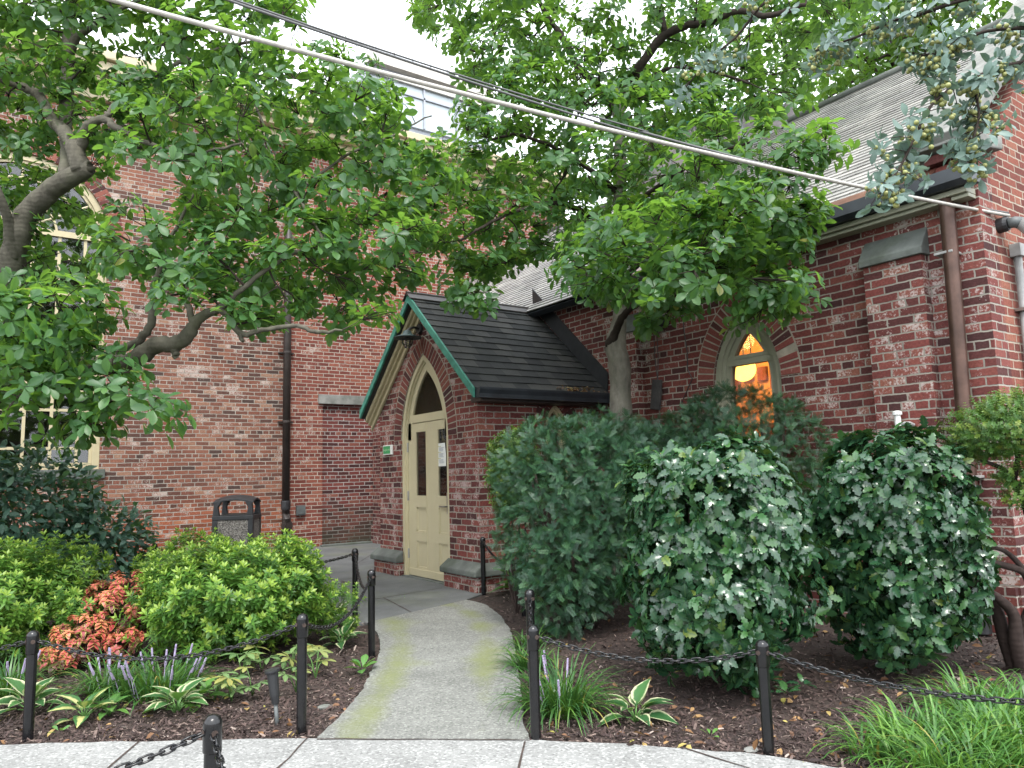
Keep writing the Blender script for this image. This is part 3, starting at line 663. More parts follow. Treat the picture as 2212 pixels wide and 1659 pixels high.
b.prism([(7.28, 4.31), (7.5, 4.31), (7.5, 4.16), (7.33, 4.15), (7.28, 4.19)], 'Y', YC0-.075, YC0-.06); b.prism([(7.28, 4.31), (7.5, 4.31), (7.5, 4.16), (7.33, 4.15), (7.28, 4.19)], 'Y', 8.28, 8.295)
b.build('gutter', M['gutter'], hall, tri=True)
b = MB(); b.box(7.40, XW-.003, YC0+.02, 8.3, 4.09, 4.145); b.box(7.44, XW-.002, YC0+.02, 8.3, 4.05, 4.088); b.build('eaves_board', M['sage'], hall, bevel=.006)
b = MB(); b.prism([(7.28, 4.315), (7.30, 4.315), (7.305, 4.18), (7.50, 4.175), (7.50, 4.155), (7.33, 4.145), (7.275, 4.19)], 'Y', 12.0, 12.5); b.build('gutter', M['gutter'], hall, tri=True)
b = MB(); b.tube([(7.47, 3.235, 4.19), (7.47, 3.235, 3.9), (7.475, 3.26, 2.6), (7.48, 3.29, 1.3), (7.48, 3.31, .25)], .068, 16); dp = b.build('downspout', M['copper_brown'], hall, smooth=True)
for z in (3.55, 1.40): MB().box(7.405, 7.60, 3.20, 3.37, z, z+.025).build('bracket', M['conduit'], dp, bevel=.004)
MB().lathe([(.085, 0), (.085, .25), (.075, .27)], (7.48, 3.31, 0), 'Z', 16).build('boot', M['iron'], dp)
# metal clad roof rising from the valley, with a green cap
v0 = np.array([11.38, 7.25, 7.70]); v1 = np.array([9.45, 9.35, 6.08]); dd = (v1-v0)[:2]/np.linalg.norm((v1-v0)[:2]); nv = np.array([-dd[1], dd[0]])*.12
b = MB(); q = [(v0[0], v0[1], v0[2]-.3), (v1[0], v1[1], v1[2]-.3), (v1[0], v1[1], 7.75), (v0[0], v0[1], 8.0)]
vs = [tuple(p) for p in q]+[(p[0]+.5, p[1]+.45, p[2]) for p in q]
b.add(vs, [(0,1,2,3),(7,6,5,4),(0,4,5,1),(1,5,6,2),(2,6,7,3),(3,7,4,0)]); dm = b.build('metal_roof', M['lead'], hall)
for k in range(7):
    t = .06+k*.14; p = v0+(v1-v0)*t; b = MB(); b.tube([(p[0]-.012, p[1]-.012, p[2]-.2), (p[0]-.012, p[1]-.012, 8.0-.25*t)], .018, 6); b.build('seam', M['lead'], dm)
b = MB(); b.tube([(v0[0]-.1, v0[1]-.1, 8.03), (v1[0], v1[1], 7.78)], .07, 8); b.build('cap_flashing', M['teal'], dm)

# ------------------------------------------------------------------ left building
YL = 16.9
lb = thing('brick_building', (5.4, YL, 0), 'tall weathered brick building with a large arched cream window and cornice', 'building')
ac, ar, az, asill = .18, 1.53, 6.61, 1.88
a_pts = round_pts(ac, az, ar)
b = MB()
b.prism([(-14, -.1), (ac, -.1), (ac, asill), (ac-ar, asill)]+[p for p in a_pts if p[0] <= ac+1e-6]+[(ac, 10.3), (-14, 10.3)], 'Y', YL, YL+.35)
b.prism([(ac, -.1), (5.40, -.1), (5.40, 10.3), (ac, 10.3)]+[p for p in a_pts if p[0] >= ac-1e-6]+[(ac+ar, asill), (ac, asill)], 'Y', YL, YL+.35)
b.build('wall', M['brick_left'], lb, tri=True)
b = MB(); b.prism([(5.40, -.1), (6.33, -.1), (6.33, 3.33), (7.72, 3.33), (14, 3.33), (14, 10.3), (5.40, 10.3)], 'Y', YL+.025, YL+.35); b.build('newer_wall', M['brick_newer'], lb, tri=True)
MB().box(6.28, 7.72, YL+.10, YL+.35, -.1, 3.329).build('bricked_doorway', M['brick_infill'], lb)
MB().box(6.22, 7.62, YL-.02, YL+.12, 3.332, 3.56).build('lintel', M['limestone'], lb, bevel=.012)
MB().box(6.28, 7.55, YL-.10, YL+.12, -.05, .045).build('threshold', M['bluestone'], lb, bevel=.01)
b = MB(); b.box(-14, 14, YL-.12, YL+.1, 9.55, 9.85); b.box(-14, 14, YL-.35, YL+.1, 9.853, 10.0); b.box(-14, 14, YL-.52, YL+.1, 10.003, 10.22); b.box(-14, 14, YL-.62, YL+.3, 10.223, 10.42)
b.build('cornice', M['cream'], lb, bevel=.02)
MB().box(-14, 14, YL+.35, YL+12, 9.8, 10.3).build('roof', M['gutter'], lb)
# arched window: frame, muntins, glass, sill, brick arch
fr = MB()
def rring(r0, r1, y0, y1, zb):
    m = MB(); A = [(ac-r0, zb)]+round_pts(ac, az, r0)+[(ac+r0, zb)]; B = [(ac-r1, zb)]+round_pts(ac, az, r1)+[(ac+r1, zb)]
    for i in range(len(A)-1): m.prism([A[i], B[i], B[i+1], A[i+1]], 'Y', y0, y1, .5)
    return m
win = rring(ar-.13, ar-.003, YL+.05, YL+.16, asill).build('window', M['cream'], lb)
rring(ar-.19, ar-.131, YL+.085, YL+.18, asill).build('moulding', M['cream'], win)
b = MB(); xs = [ac-1.13, ac-.68, ac-.23, ac+.23, ac+.68, ac+1.13]
for x in xs: b.box(x-.028, x+.028, YL+.10, YL+.15, asill, az)
for i, z in enumerate([2.295, 3.045, 3.79, 4.68, 5.39, 6.1]): b.box(ac-ar+.19, ac+ar-.19, YL+.102, YL+.148, z-.028, z+.028)
b.box(ac-ar+.19, ac+ar-.19, YL+.07, YL+.17, az-.06, az+.06); b.box(ac-ar+.15, ac+ar-.15, YL+.08, YL+.17, asill, asill+.13)
b.box(ac+1.13, ac+ar-.18, YL+.101, YL+.149, 5.0, 5.05); b.box(ac+1.13, ac+ar-.18, YL+.101, YL+.149, 4.2, 4.25); b.box(ac+1.13, ac+ar-.18, YL+.101, YL+.149, 3.4, 3.45)
for a in (30, 60, 90, 120, 150):
    b.tube([(ac, YL+.125, az), (ac-(ar-.15)*math.cos(R(a)), YL+.125, az+(ar-.15)*math.sin(R(a)))], .026, 6)
for r0 in (.62, 1.05):
    p = round_pts(ac, az, r0); b.tube([(x, YL+.125, z) for x, z in p], .024, 6)
b.build('muntins', M['cream'], win)
MB().prism([(ac-ar+.1, asill)]+round_pts(ac, az, ar-.1)+[(ac+ar-.1, asill)], 'Y', YL+.128, YL+.133).build('glass', M['glass_dark'], win, tri=True)
b = MB(); b.box(-2.5, 2.6, YL+2.4, YL+2.5, 0, 9); b.box(-2.5, 2.6, YL+.4, YL+2.5, 8.9, 9); b.box(-2.5, 2.6, YL+.4, YL+2.5, .5, .6); b.box(-2.6, -2.5, YL+.36, YL+2.5, .5, 9); b.box(2.6, 2.7, YL+.36, YL+2.5, .5, 9)
b.build('room_interior', M['interior_dark'], lb)
MB().box(ac-ar-.1, ac+ar+.1, YL-.08, YL+.2, asill-.19, asill-.004).build('window_sill', M['bluestone'], lb, bevel=.012)
b = MB(); n = 54
for i in range(n):
    a0, a1 = math.pi*i/n+.0035, math.pi*(i+1)/n-.0035
    P2 = lambda r, a: (ac-r*math.cos(a), az+r*math.sin(a))
    b.prism([P2(ar+.004, a0), P2(ar+.28, a0), P2(ar+.28, a1), P2(ar+.004, a1)], 'Y', YL-.004+random.uniform(-.003, .002), YL+.1)
b.build('window_arch', M['vouss'], lb, bevel=.006, seg=1)
b = MB(); b.tube([(5.42, YL-.13, 9.4), (5.42, YL-.13, 1.0)], .085, 14); pp = b.build('downpipe', M['dark_pipe'], lb, smooth=True)
for z in (8.0, 6.3, 4.45, 2.85):
    m = MB(); m.lathe([(.095, 0), (.098, .03), (.095, .06)], (5.42, YL-.13, z), 'Z', 14); m.box(5.25, 5.60, YL-.06, YL+.01, z+.015, z+.045); m.build('pipe_collar', M['dark_pipe'], pp)
m = MB(); m.lathe([(.10, 0), (.105, .05), (.105, .17), (.10, .20)], (5.42, YL-.13, .90), 'Z', 14); m.build('pipe_coupling', M['iron'], pp)
m = MB(); m.lathe([(.10, -.1), (.10, .7), (.085, .72), (.085, .9)], (5.42, YL-.13, 0), 'Z', 14); m.lathe([(.11, 0), (.11, .03), (.13, .03), (.13, .06), (.05, .065), (.05, .09)], (5.42, YL-.13, .55), 'Y', 14)
m.v = [(x, 2*(YL-.13)-y-.06 if abs(z-.55) < .2 and abs(x-5.42) < .14 else y, z) for x, y, z in m.v]; m.build('cleanout', M['dark_pipe'], pp)

# ------------------------------------------------------------------ entrance porch
XP, YA, YB, YCN = 5.40, 8.57, 11.71, 10.14
porch = thing('entrance_porch', (XP, YCN, 0), 'small gabled brick porch with teal barge boards and a pointed cream door', 'porch')
dhw, dz0, drad = .76, 2.14, 1.52
PEZ, PRZ = 2.70, 4.37                 # roof edge and ridge heights at the front
A = pointed(YCN, dz0, dhw, drad, 16); A = A if A[0][0] < A[-1][0] else A[::-1]
gz = lambda y: PRZ-.10-(PRZ-PEZ)/1.87*abs(y-YCN)
b = MB()
b.prism([(YA, -.1), (YCN-dhw, -.1)]+[p for p in A if p[0] <= YCN+1e-6]+[(YCN, gz(YCN)), (YA, gz(YA))], 'X', XP, XP+.32)
b.prism([(YCN+dhw, -.1), (YB, -.1), (YB, gz(YB)), (YCN, gz(YCN))]+[p for p in A if p[0] >= YCN-1e-6], 'X', XP, XP+.32)
b.build('front_wall', M['brick_porch'], porch, tri=True)
# side wall with a little pointed window, and the far side wall
c2, h2, z2, r2 = 6.775, .20, 2.22, .40
A2 = pointed(c2, z2, h2, r2, 8); A2 = A2 if A2[0][0] < A2[-1][0] else A2[::-1]
b = MB()
b.prism([(XP+.322, -.1), (c2, -.1), (c2, 1.3), (c2-h2, 1.3)]+[p for p in A2 if p[0] <= c2+1e-6]+[(c2, 2.75), (XP+.322, 2.75)], 'Y', YA, YA+.3)
b.prism([(c2, -.1), (XW-.002, -.1), (XW-.002, 2.75), (c2, 2.75)]+[p for p in A2 if p[0] >= c2-1e-6]+[(c2+h2, 1.3), (c2, 1.3)], 'Y', YA, YA+.3)
b.build('side_wall', M['brick_porch'], porch, tri=True)
MB().box(XP+.322, XW-.002, YB-.3, YB, -.1, 2.75).build('side_wall', M['brick_porch'], porch)
sw = ring(c2, z2, h2, r2, -.05, -.002, YA+.03, YA+.09, 'Y', 1.3, 8).build('side_window', M['cream'], porch)
ring(c2, z2, h2, r2, -.085, -.051, YA+.06, YA+.12, 'Y', 1.3, 8).build('moulding', M['cream'], sw)
g = pointed(c2, z2, h2, r2, 8, -.08); MB().prism([(g[0][0], 1.3)]+g+[(g[-1][0], 1.3)], 'Y', YA+.10, YA+.104).build('glass', M['glass'], sw, tri=True)
arch_bricks(c2, z2, h2, r2, .22, YA-.004, YA+.08, .08, ax='Y').build('side_window_arch', M['vouss'], porch, bevel=.005, seg=1)
arch_bricks(YCN, dz0, dhw, drad, .25, XP-.005, XP+.1, .088).build('door_arch', M['vouss'], porch, bevel=.007, seg=1)
ring(YCN, dz0, dhw, drad, .0, .268, XP-.0015, XP+.02).build('arch_mortar', M['mortar'], porch)
# plinth blocks with weathered stone tops
for (y0, y1, cut) in ((YA-.05, YCN-dhw+.02, -1), (YCN+dhw-.02, YB+.05, 1)):
    MB().box(XP-.10, XP+.31, y0, y1, -.1, .205).build('plinth', M['brick_porch'], porch, bevel=.01)
    b = MB(); b.prism([(XP-.155, .207), (XP-.155, .285), (XP-.003, .395), (XP-.003, .207)], 'Y', y0-.045 if cut < 0 else y0-.03, y1+.03 if cut < 0 else y1+.045); b.build('plinth_stone', M['bluestone'], porch, bevel=.018)
MB().box(XP+.312, XW-.01, YA-.05, YA-.001, -.1, .205).build('plinth', M['brick_porch'], porch)
b = MB(); b.prism([(YA-.10, .207), (YA-.10, .285), (YA-.003, .385), (YA-.003, .207)], 'X', XP+.02, XW-.01); b.build('plinth_stone', M['bluestone'], porch, bevel=.015)
# roof: two shingled slopes, ridge roll, barge boards, soffit boards, gutter
XO = XP-.25; hsp = 1.87; pl = math.hypot(hsp, PRZ-PEZ)
for sg in (-1, 1):
    e = np.array([0, -sg*hsp, PRZ-PEZ])/pl
    shingle_rows('roof_slope', (XO+.03, YCN+sg*hsp, PEZ), (1, 0, 0), e, 2.50, pl, .176, .014, M['shingle_black'], porch, .3, .006)
n1 = (PRZ-PEZ)/hsp
b = MB(); b.prism([(YCN-hsp, PEZ-.012), (YCN, PRZ-.012), (YCN+hsp, PEZ-.012), (YCN+hsp-.05, PEZ-.06), (YCN, PRZ-.075), (YCN-hsp+.05, PEZ-.06)], 'X', XO+.035, 7.62); b.build('roof_deck', M['gutter'], porch, tri=True)
def rake(y0, y1, off0, off1, x0, x1):
    """board parallel to the rake on both sides; off = distance below the roof line"""
    b = MB()
    for sg in (-1, 1):
        b.prism([(YCN, PRZ-off0), (YCN+sg*hsp, PEZ-off0), (YCN+sg*hsp, PEZ-off1), (YCN, PRZ-off1)], 'X', x0, x1)
    return b
rake(0, 0, -.008, .125, XO, XO+.034).build('barge_board', M['teal'], porch, bevel=.006)
b = rake(0, 0, .13, .34, XO+.161, XO+.235); b.v = [(x, min(max(y, YA-.02), YB+.1), z) if z > 0 else (x, y, z) for x, y, z in b.v]
b = MB()
for sg in (-1, 1):
    e_ = (hsp-.30)/hsp if sg < 0 else .985
    for o0, o1, xa_, xb_ in ((.13, .22, XO+.10, XP-.004), (.221, .27, XO+.15, XP-.004), (.271, .36, XP-.05, XP-.003)):
        b.prism([(YCN, PRZ-o0), (YCN+sg*hsp*e_, PRZ-(PRZ-PEZ)*e_-o0), (YCN+sg*hsp*e_, PRZ-(PRZ-PEZ)*e_-o1), (YCN, PRZ-o1)], 'X', xa_, xb_)
b.build('frieze_board', M['cream'], porch, bevel=.012)
rake(0, 0, .07, .128, XO+.036, XP-.002).build('soffit', M['black_plastic'], porch)
b = MB(); b.tube([(XO-.02, YCN, PRZ+.025), (7.5, YCN, PRZ+.025)], .035, 10); b.prism([(YCN-.13, PRZ-.085), (YCN, PRZ+.035), (YCN+.13, PRZ-.085), (YCN+.13, PRZ-.072), (YCN, PRZ+.05), (YCN-.13, PRZ-.072)], 'X', XO-.025, 7.5)
b.build('ridge_roll', M['dark_pipe'], porch)
b = MB(); ye = YCN-hsp
prof = [(ye+.02, PEZ+.012), (ye-.115, PEZ+.012), (ye-.115, PEZ-.02), (ye-.095, PEZ-.075), (ye-.095, PEZ-.125), (ye+.02, PEZ-.125), (ye+.02, PEZ-.105), (ye-.075, PEZ-.105), (ye-.075, PEZ-.07), (ye-.098, PEZ-.01), (ye+.02, PEZ-.01)]
b.prism([(ye+.03, PEZ-.02), (ye-.115, PEZ+.01), (ye-.115, PEZ-.02), (ye-.095, PEZ-.075), (ye-.095, PEZ-.13), (ye+.03, PEZ-.13)], 'X', XO+.036, 7.52); b.build('gutter', M['gutter'], porch)
MB().box(XP-.1, 7.55, ye+.031, YA-.003, PEZ-.16, PEZ-.065).build('eaves_board', M['dark_pipe'], porch)
MB().tube([(7.45, ye-.03, PEZ-.1), (7.45, ye-.03, .1)], .045, 10).build('downspout', M['dark_pipe'], porch, smooth=True)
b = MB(); b.prism([(ye+.05, PEZ+.05), (YCN, PRZ+.05), (YCN, PRZ+.40), (ye+.02, PEZ+.34)], 'X', XW-.022, XW-.003); b.build('step_flashing', M['iron'], porch)
tag(leaves('leaf_litter', dry, np.c_[rng.uniform(6.6, 7.4, 60), rng.uniform(ye-.09, ye+.10, 60), np.full(60, PEZ+.035)+rng.uniform(0, .05, 60)], rand_dirs(60)*np.array([1, 1, .4]), rand_dirs(60)*.5+np.array([0, 0, 1.]), rng.uniform(.05, .11, 60), M['dead_leaf']), 'brown leaves clogging the porch gutter', kind='stuff')
# inside of the porch
b = MB(); b.box(7.50, 7.58, YA+.3, YB-.3, 0, 2.9); b.box(5.75, 7.5, YA+.3, YB-.3, 2.9, 2.95); b.build('inner_wall', M['interior_brick'], porch)
# door: frame, leaf with glass and panels, pointed transom light
fr = ring(YCN, dz0, dhw, drad, -.075, -.002, XP+.015, XP+.13, zb=.0, n=16).build('door_frame', M['cream_door'], porch)
ring(YCN, dz0, dhw, drad, -.105, -.076, XP+.045, XP+.16, zb=.0, n=16).build('moulding', M['cream_door'], fr)
dy0, dy1 = YCN-dhw+.105, YCN+dhw-.105
ft = ring(YCN, dz0, dhw, drad, -.215, -.106, XP+.07, XP+.13, zb=2.42, n=16).build('transom_light', M['cream_door'], porch)
MB().box(XP+.068, XP+.132, dy0+.01, dy1-.01, 2.405, 2.53).build('rail', M['cream_door'], ft)
g = pointed(YCN, dz0, dhw, drad, 16, -.21); g = [p for p in g if p[1] > 2.50]
MB().prism(g, 'X', XP+.10, XP+.106).build('glass', M['glass_wavy'], ft, tri=True)
b = MB(); x0, x1 = XP+.075, XP+.125
ys = [dy0+.004, dy0+.125, YCN-.175, YCN+.115, YCN+.40, dy1-.004]       # stiles: two outer, broad middle
ys = [dy0+.004, 9.50, 9.83, 10.19, 10.54, dy1-.004]
zs = [.02, .15, .56, .70, 1.08, 1.26, 2.255, 2.395]
for a, c in ((0, 1), (2, 3), (4, 5)): b.box(x0, x1, ys[a], ys[c], .022, 2.395)
for a, c in ((1, 2), (3, 4)):
    for z0_, z1_ in ((.022, .15), (.56, .70), (1.08, 1.26), (2.255, 2.395)): b.box(x0, x1, ys[a]-.0, ys[c]+.0, z0_, z1_)
door = b.build('door', M['cream_door'], porch)
b = MB()
for a, c in ((1, 2), (3, 4)):
    for z0_, z1_ in ((.15, .56), (.70, 1.08)):
        y0_, y1_ = ys[a], ys[c]; b.box(x0+.022, x0+.03, y0_, y1_, z0_, z1_)
        for yy in (y0_, y1_-.022): b.box(x0+.008, x0+.03, yy, yy+.022, z0_+.03, z1_-.03)
        b.box(x0+.008, x0+.03, y0_+.03, y1_-.03, z1_-.022, z1_); b.box(x0+.008, x0+.03, y0_+.03, y1_-.03, z0_, z0_+.022)
b.build('panels', M['cream_door'], door, bevel=.004)
MB().box(x0-.014, x0-.001, dy0+.012, dy1-.012, .024, .135).build('kick_rail', M['cream_door'], door, bevel=.008)
MB().box(x0-.008, x0-.001, YCN+.04, YCN+.055, .15, 2.39).build('meeting_bead', M['cream_door'], door)
for a, c in ((1, 2), (3, 4)): MB().box(x0+.02, x0+.025, ys[a], ys[c], 1.26, 2.255).build('glass', M['glass'], door)
b = MB(); b.box(x0-.022, x0-.001, 9.47, 9.55, 1.0, 1.31); b.tube([(x0-.02, 9.52, 1.11), (x0-.075, 9.52, 1.11), (x0-.08, 9.56, 1.11), (x0-.08, 9.66, 1.11)], .013, 10); b.tube([(x0-.02, 9.51, 1.25), (x0-.04, 9.51, 1.25)], .022, 12)
b.build('handle', M['steel'], door, bevel=.004)
for z in (.28, 1.18, 1.95): MB().lathe([(.014, 0), (.016, .005), (.016, .145), (.014, .15)], (x0-.012, dy1+.004, z), 'Z', 10).build('hinge', M['conduit'], door)
MB().box(XP-.02, XP+.3, YCN-dhw+.02, YCN+dhw-.02, -.06, .018).build('doorstep', M['bluestone'], porch, bevel=.006)


# ------------------------------------------------------------------ bollards and chains
def make_bollard(x, y, h, label, cap_eye=True):
    t = thing('bollard', (x, y, 0), label, 'bollard', 'black bollards along the path and the walk')
    b = MB(); b.tube([(x, y, -.1), (x, y, h-.13)], .031, 18); b.build('shaft', M['black_paint'], t, smooth=False)
    prof = [(.0335, -.14), (.037, -.135), (.037, -.03)]+[(.037*math.cos(a), -.03+.037*math.sin(a)*.95) for a in np.linspace(.15, 1.5, 7)]
    b = MB(); b.lathe(prof, (x, y, h), 'Z', 20); b.build('cap', M['black_paint'], t, smooth=True)
    b = MB(); b.lathe([(.013, -.040), (.013, .040)], (x, y, h-.062), 'X', 10); b.lathe([(.013, -.040), (.013, .040)], (x, y, h-.0621), 'Y', 10); b.build('chain_hole', M['soil'], t)
    return t
BP = {}
for k, (px, h, lab) in dict(
    L=((60,1595), .648, 'black bollard at the far left between striped hostas'),
    B2=((651,1583), .712, 'black bollard at the left corner where the path meets the front walk'),
    B3=((803,1413), .732, 'black bollard on the left edge of the path beside the small green weed'),
    B4=((767,1335), .764, 'black bollard where the concrete path meets the flagstones'),
    R1=((1158,1598), .650, 'black bollard at the right corner of the path beside a strap leaved clump'),
    R2=((1661,1627), .596, 'scuffed grey black bollard in front of the two holly bushes'),
    R5=((1045,1283), .735, 'black bollard standing against the porch plinth stone'),
    R6=((1133,1330), .650, 'black bollard beside the broad leaved green hosta by the porch'),
    R7=((1150,1487), .70, 'black bollard half hidden behind the one at the right path corner')).items():
    g = G(*px); BP[k] = (g[0], g[1], h); make_bollard(g[0], g[1], h, lab)
BP['F'] = (.768, 3.261, .62); make_bollard(.768, 3.261, .62, 'black bollard nearest the camera, cut off by the bottom of the picture')
BP['K1'] = (2.744, 10.546, .70); make_bollard(2.744, 10.546, .70, 'black bollard whose round top peeps out of the shrub before the trash bin')
BP['K2'] = (1.95, 11.9, .70); make_bollard(1.95, 11.9, .70, 'black bollard far back beside the brick wall, left of the trash bin')
for k, p in dict(OL=(-1.25, 6.75, .65), OR=(4.02, 1.10, .60), F1=(-.62, 3.32, .62), F2=(.62, 1.75, .62)).items(): BP[k] = p
LINK = None
def chain(a, c, sag, label, pitch=.040):
    p0 = np.array(BP[a]) - [0, 0, .062]; p1 = np.array(BP[c]) - [0, 0, .062]
    dv = p1-p0; dv /= np.linalg.norm(dv); p0 = p0+dv*.03; p1 = p1-dv*.03
    L = np.linalg.norm(p1-p0)*1.04; n = int(L/pitch); t = np.linspace(0, 1, 400)
    cur = p0[None]*(1-t)[:, None]+p1[None]*t[:, None]; cur[:, 2] -= 4*sag*t*(1-t)
    s_ = np.r_[0, np.cumsum(np.linalg.norm(np.diff(cur, axis=0), axis=1))]
    at = np.linspace(0, s_[-1], n+1); P = np.stack([np.interp(at, s_, cur[:, i]) for i in range(3)], 1)
    # one oval link as a template in (side, along, normal)
    v = []; f = []; m, k = 12, 5; r = .0048; hl, hw = pitch*.72, .0125
    for i in range(m):
        q = 2*math.pi*i/m; cx = hw*math.cos(q); cy = (hl-hw)*(1 if math.sin(q) > 1e-6 else -1 if math.sin(q) < -1e-6 else 0)+hw*math.sin(q); o = np.array([math.cos(q), math.sin(q), 0])
        for j in range(k):
            w_ = 2*math.pi*j/k; v.append(np.array([cx, cy, 0])+r*(math.cos(w_)*o+math.sin(w_)*np.array([0, 0, 1])))
    for i in range(m):
        for j in range(k): f.append((i*k+j, ((i+1) % m)*k+j, ((i+1) % m)*k+(j+1) % k, i*k+(j+1) % k))
    mid = (P[:-1]+P[1:])/2; d = np.diff(P, axis=0); up = np.zeros_like(d); up[:, 2] = 1; sd = norm(np.cross(d, up)); nn = np.cross(sd, norm(d))
    al = (np.arange(len(d)) % 2)*math.pi/2+rng.normal(0, .18, len(d)); N = norm(np.cos(al)[:, None]*nn+np.sin(al)[:, None]*sd)
    o = leaves('chain', (np.array(v, np.float32), f, np.zeros(len(v), np.float32)), mid, d, N, 1.0, M['black_paint'], origin=p0)
    return tag(o, label, 'chain', 'chains slung between the bollards')
chain('L', 'B2', .155, 'long black chain sagging in front of the lilac flower spikes')
chain('L', 'OL', .12, 'black chain running off the left edge from the leftmost bollard')
chain('B2', 'B3', .17, 'black chain hanging over the white edged hosta left of the path')
chain('B3', 'B4', .22, 'black chain drooping between the two bollards at the left path edge')
chain('B4', 'K1', .15, 'black chain from the flagstone bollard back to the shrub by the bin')
chain('K1', 'K2', .10, 'black chain behind the green shrubs near the trash bin')
chain('R1', 'R2', .09, 'black chain in front of the left holly bush')
chain('R2', 'OR', .09, 'black chain sagging in front of the right holly bush')
chain('R1', 'R7', .14, 'black chain hanging steeply behind the right corner bollard')
chain('R7', 'R6', .14, 'black chain against the dark yew left side')
chain('R6', 'R5', .13, 'black chain before the porch side wall above the broad hosta')
chain('F', 'F1', .10, 'near black chain running left from the front bollard')
chain('F', 'F2', .11, 'near black chain running down from the front bollard out of the picture')

# ------------------------------------------------------------------ wall fittings, sign, bin, cables
def B2c(x, y): return ((1400+x*.46655)*.54861, (1100+y*.46655)*.54861)
pl_ = np.array([XP, 10.19, 3.86]); e = on('Y', 10.16, *B2c(440, 425)); sh = on('Y', 10.16, *B2c(440, 490)); cg = on('Y', 10.16, *B2c(440, 580))
lamp = thing('barn_lamp', (XP, 10.19, 3.86), 'dark barn lamp with a wire cage on a curved arm above the porch door', 'lamp')
MB().lathe([(.075, -.045), (.085, -.03), (.085, 0)], tuple(pl_), 'X', 16).build('wall_plate', M['iron'], lamp)
b = MB(); sp_ = spline([(*(pl_-[.04, 0, 0]), .022), (*((pl_+e)/2+[0, 0, .03]), .02), (*(e+[.02, 0, .01]), .018), (*(e+[-.005, 0, -.05]), .018)], 5); b.tube(sp_[:, :3], sp_[:, 3], 8); b.build('arm', M['iron'], lamp, smooth=True)
dz = e[2]-sh[2]; cx_, cy_ = e[0]-.005, e[1]
MB().lathe([(.03, dz*.95), (.06, dz*.8), (.075, dz*.45), (.10, dz*.32), (.215, .0), (.218, -.012), (.20, -.008), (.06, dz*.35)], (cx_, cy_, sh[2]), 'Z', 28).build('shade', M['verdigris_dark'], lamp, smooth=True)
zb = cg[2]
b = MB()
for k in range(8):
    a = 2*math.pi*k/8; b.tube([(cx_+.085*math.cos(a), cy_+.085*math.sin(a), sh[2]), (cx_+.088*math.cos(a), cy_+.088*math.sin(a), (sh[2]+zb)/2), (cx_+.03*math.cos(a), cy_+.03*math.sin(a), zb)], .0055, 5)
for z, rr in ((sh[2]-.03, .087), ((sh[2]+zb)/2, .09), (zb+.05, .068)):
    b.tube([(cx_+rr*math.cos(q), cy_+rr*math.sin(q), z) for q in np.linspace(0, 2*math.pi, 17)], .0055, 5, cap=False)
b.build('cage', M['iron'], lamp)
MB().lathe([(.045, .0), (.05, -.05), (.05, -.12), (.03, -.16)], (cx_, cy_, sh[2]), 'Z', 14).build('jar', M['glass'], lamp, smooth=True)

sg = thing('green_sign', (XP, 11.36, 2.01), 'small green sign with a white border left of the porch door', 'sign')
MB().box(XP-.035, XP-.001, 11.205, 11.52, 1.93, 2.09).build('plate', M['white'], sg, bevel=.004)
MB().box(XP-.038, XP-.0355, 11.245, 11.505, 1.948, 2.075).build('panel', M['sign_green'], sg)
tc = bpy.data.curves.new('lettering', 'FONT'); tc.body = 'Laughlin Hall'; tc.size = .050; tc.align_x = 'CENTER'; tc.align_y = 'CENTER'; tc.materials.append(M['sign_text'])
_t = bpy.data.objects.new('lettering_source', tc); COL.objects.link(_t); bpy.context.view_layer.update()
_me = bpy.data.meshes.new_from_object(_t.evaluated_get(bpy.context.evaluated_depsgraph_get())); bpy.data.objects.remove(_t)
_me.transform(Matrix(((0, 0, -1, XP-.0395), (-1, 0, 0, 11.375), (0, 1, 0, 2.012), (0, 0, 0, 1)))); link('lettering', _me, None, sg)

nt_ = thing('paper_notice', (XP+.09, 9.73, 1.87), 'white printed paper notice taped inside the right door pane', 'notice')
tilt = .05
def sheet(y0, y1, z0, z1, x, mat, name):
    f_ = lambda y, z: (x, y+(z-1.87)*tilt, z+(y-9.73)*.03); MB().add([f_(y0, z0), f_(y1, z0), f_(y1, z1), f_(y0, z1)], [(0, 1, 2, 3), (3, 2, 1, 0)][:1]).build(name, mat, nt_)
b = MB(); b.prism([(9.865-.01, 1.70), (9.615-.01, 1.70), (9.60, 1.87), (9.615+.012, 2.045), (9.865+.012, 2.045), (9.872, 1.87)], 'X', XP+.085, XP+.088); b.build('sheet', M['white'], nt_)
for k, zz in enumerate((2.0, 1.91, 1.82)):
    MB().box(XP+.0835, XP+.0845, 9.745, 9.83, zz-.008, zz).build('heading', M['yellow_ink'], nt_)
    b = MB()
    for j in range(6): b.box(XP+.0835, XP+.0845, 9.65+random.uniform(0, .05), 9.805, zz-.018-j*.0105-.0055, zz-.018-j*.0105)
    o = b.build('text_lines', M['ink'], nt_); o['kind'] = 'stuff'

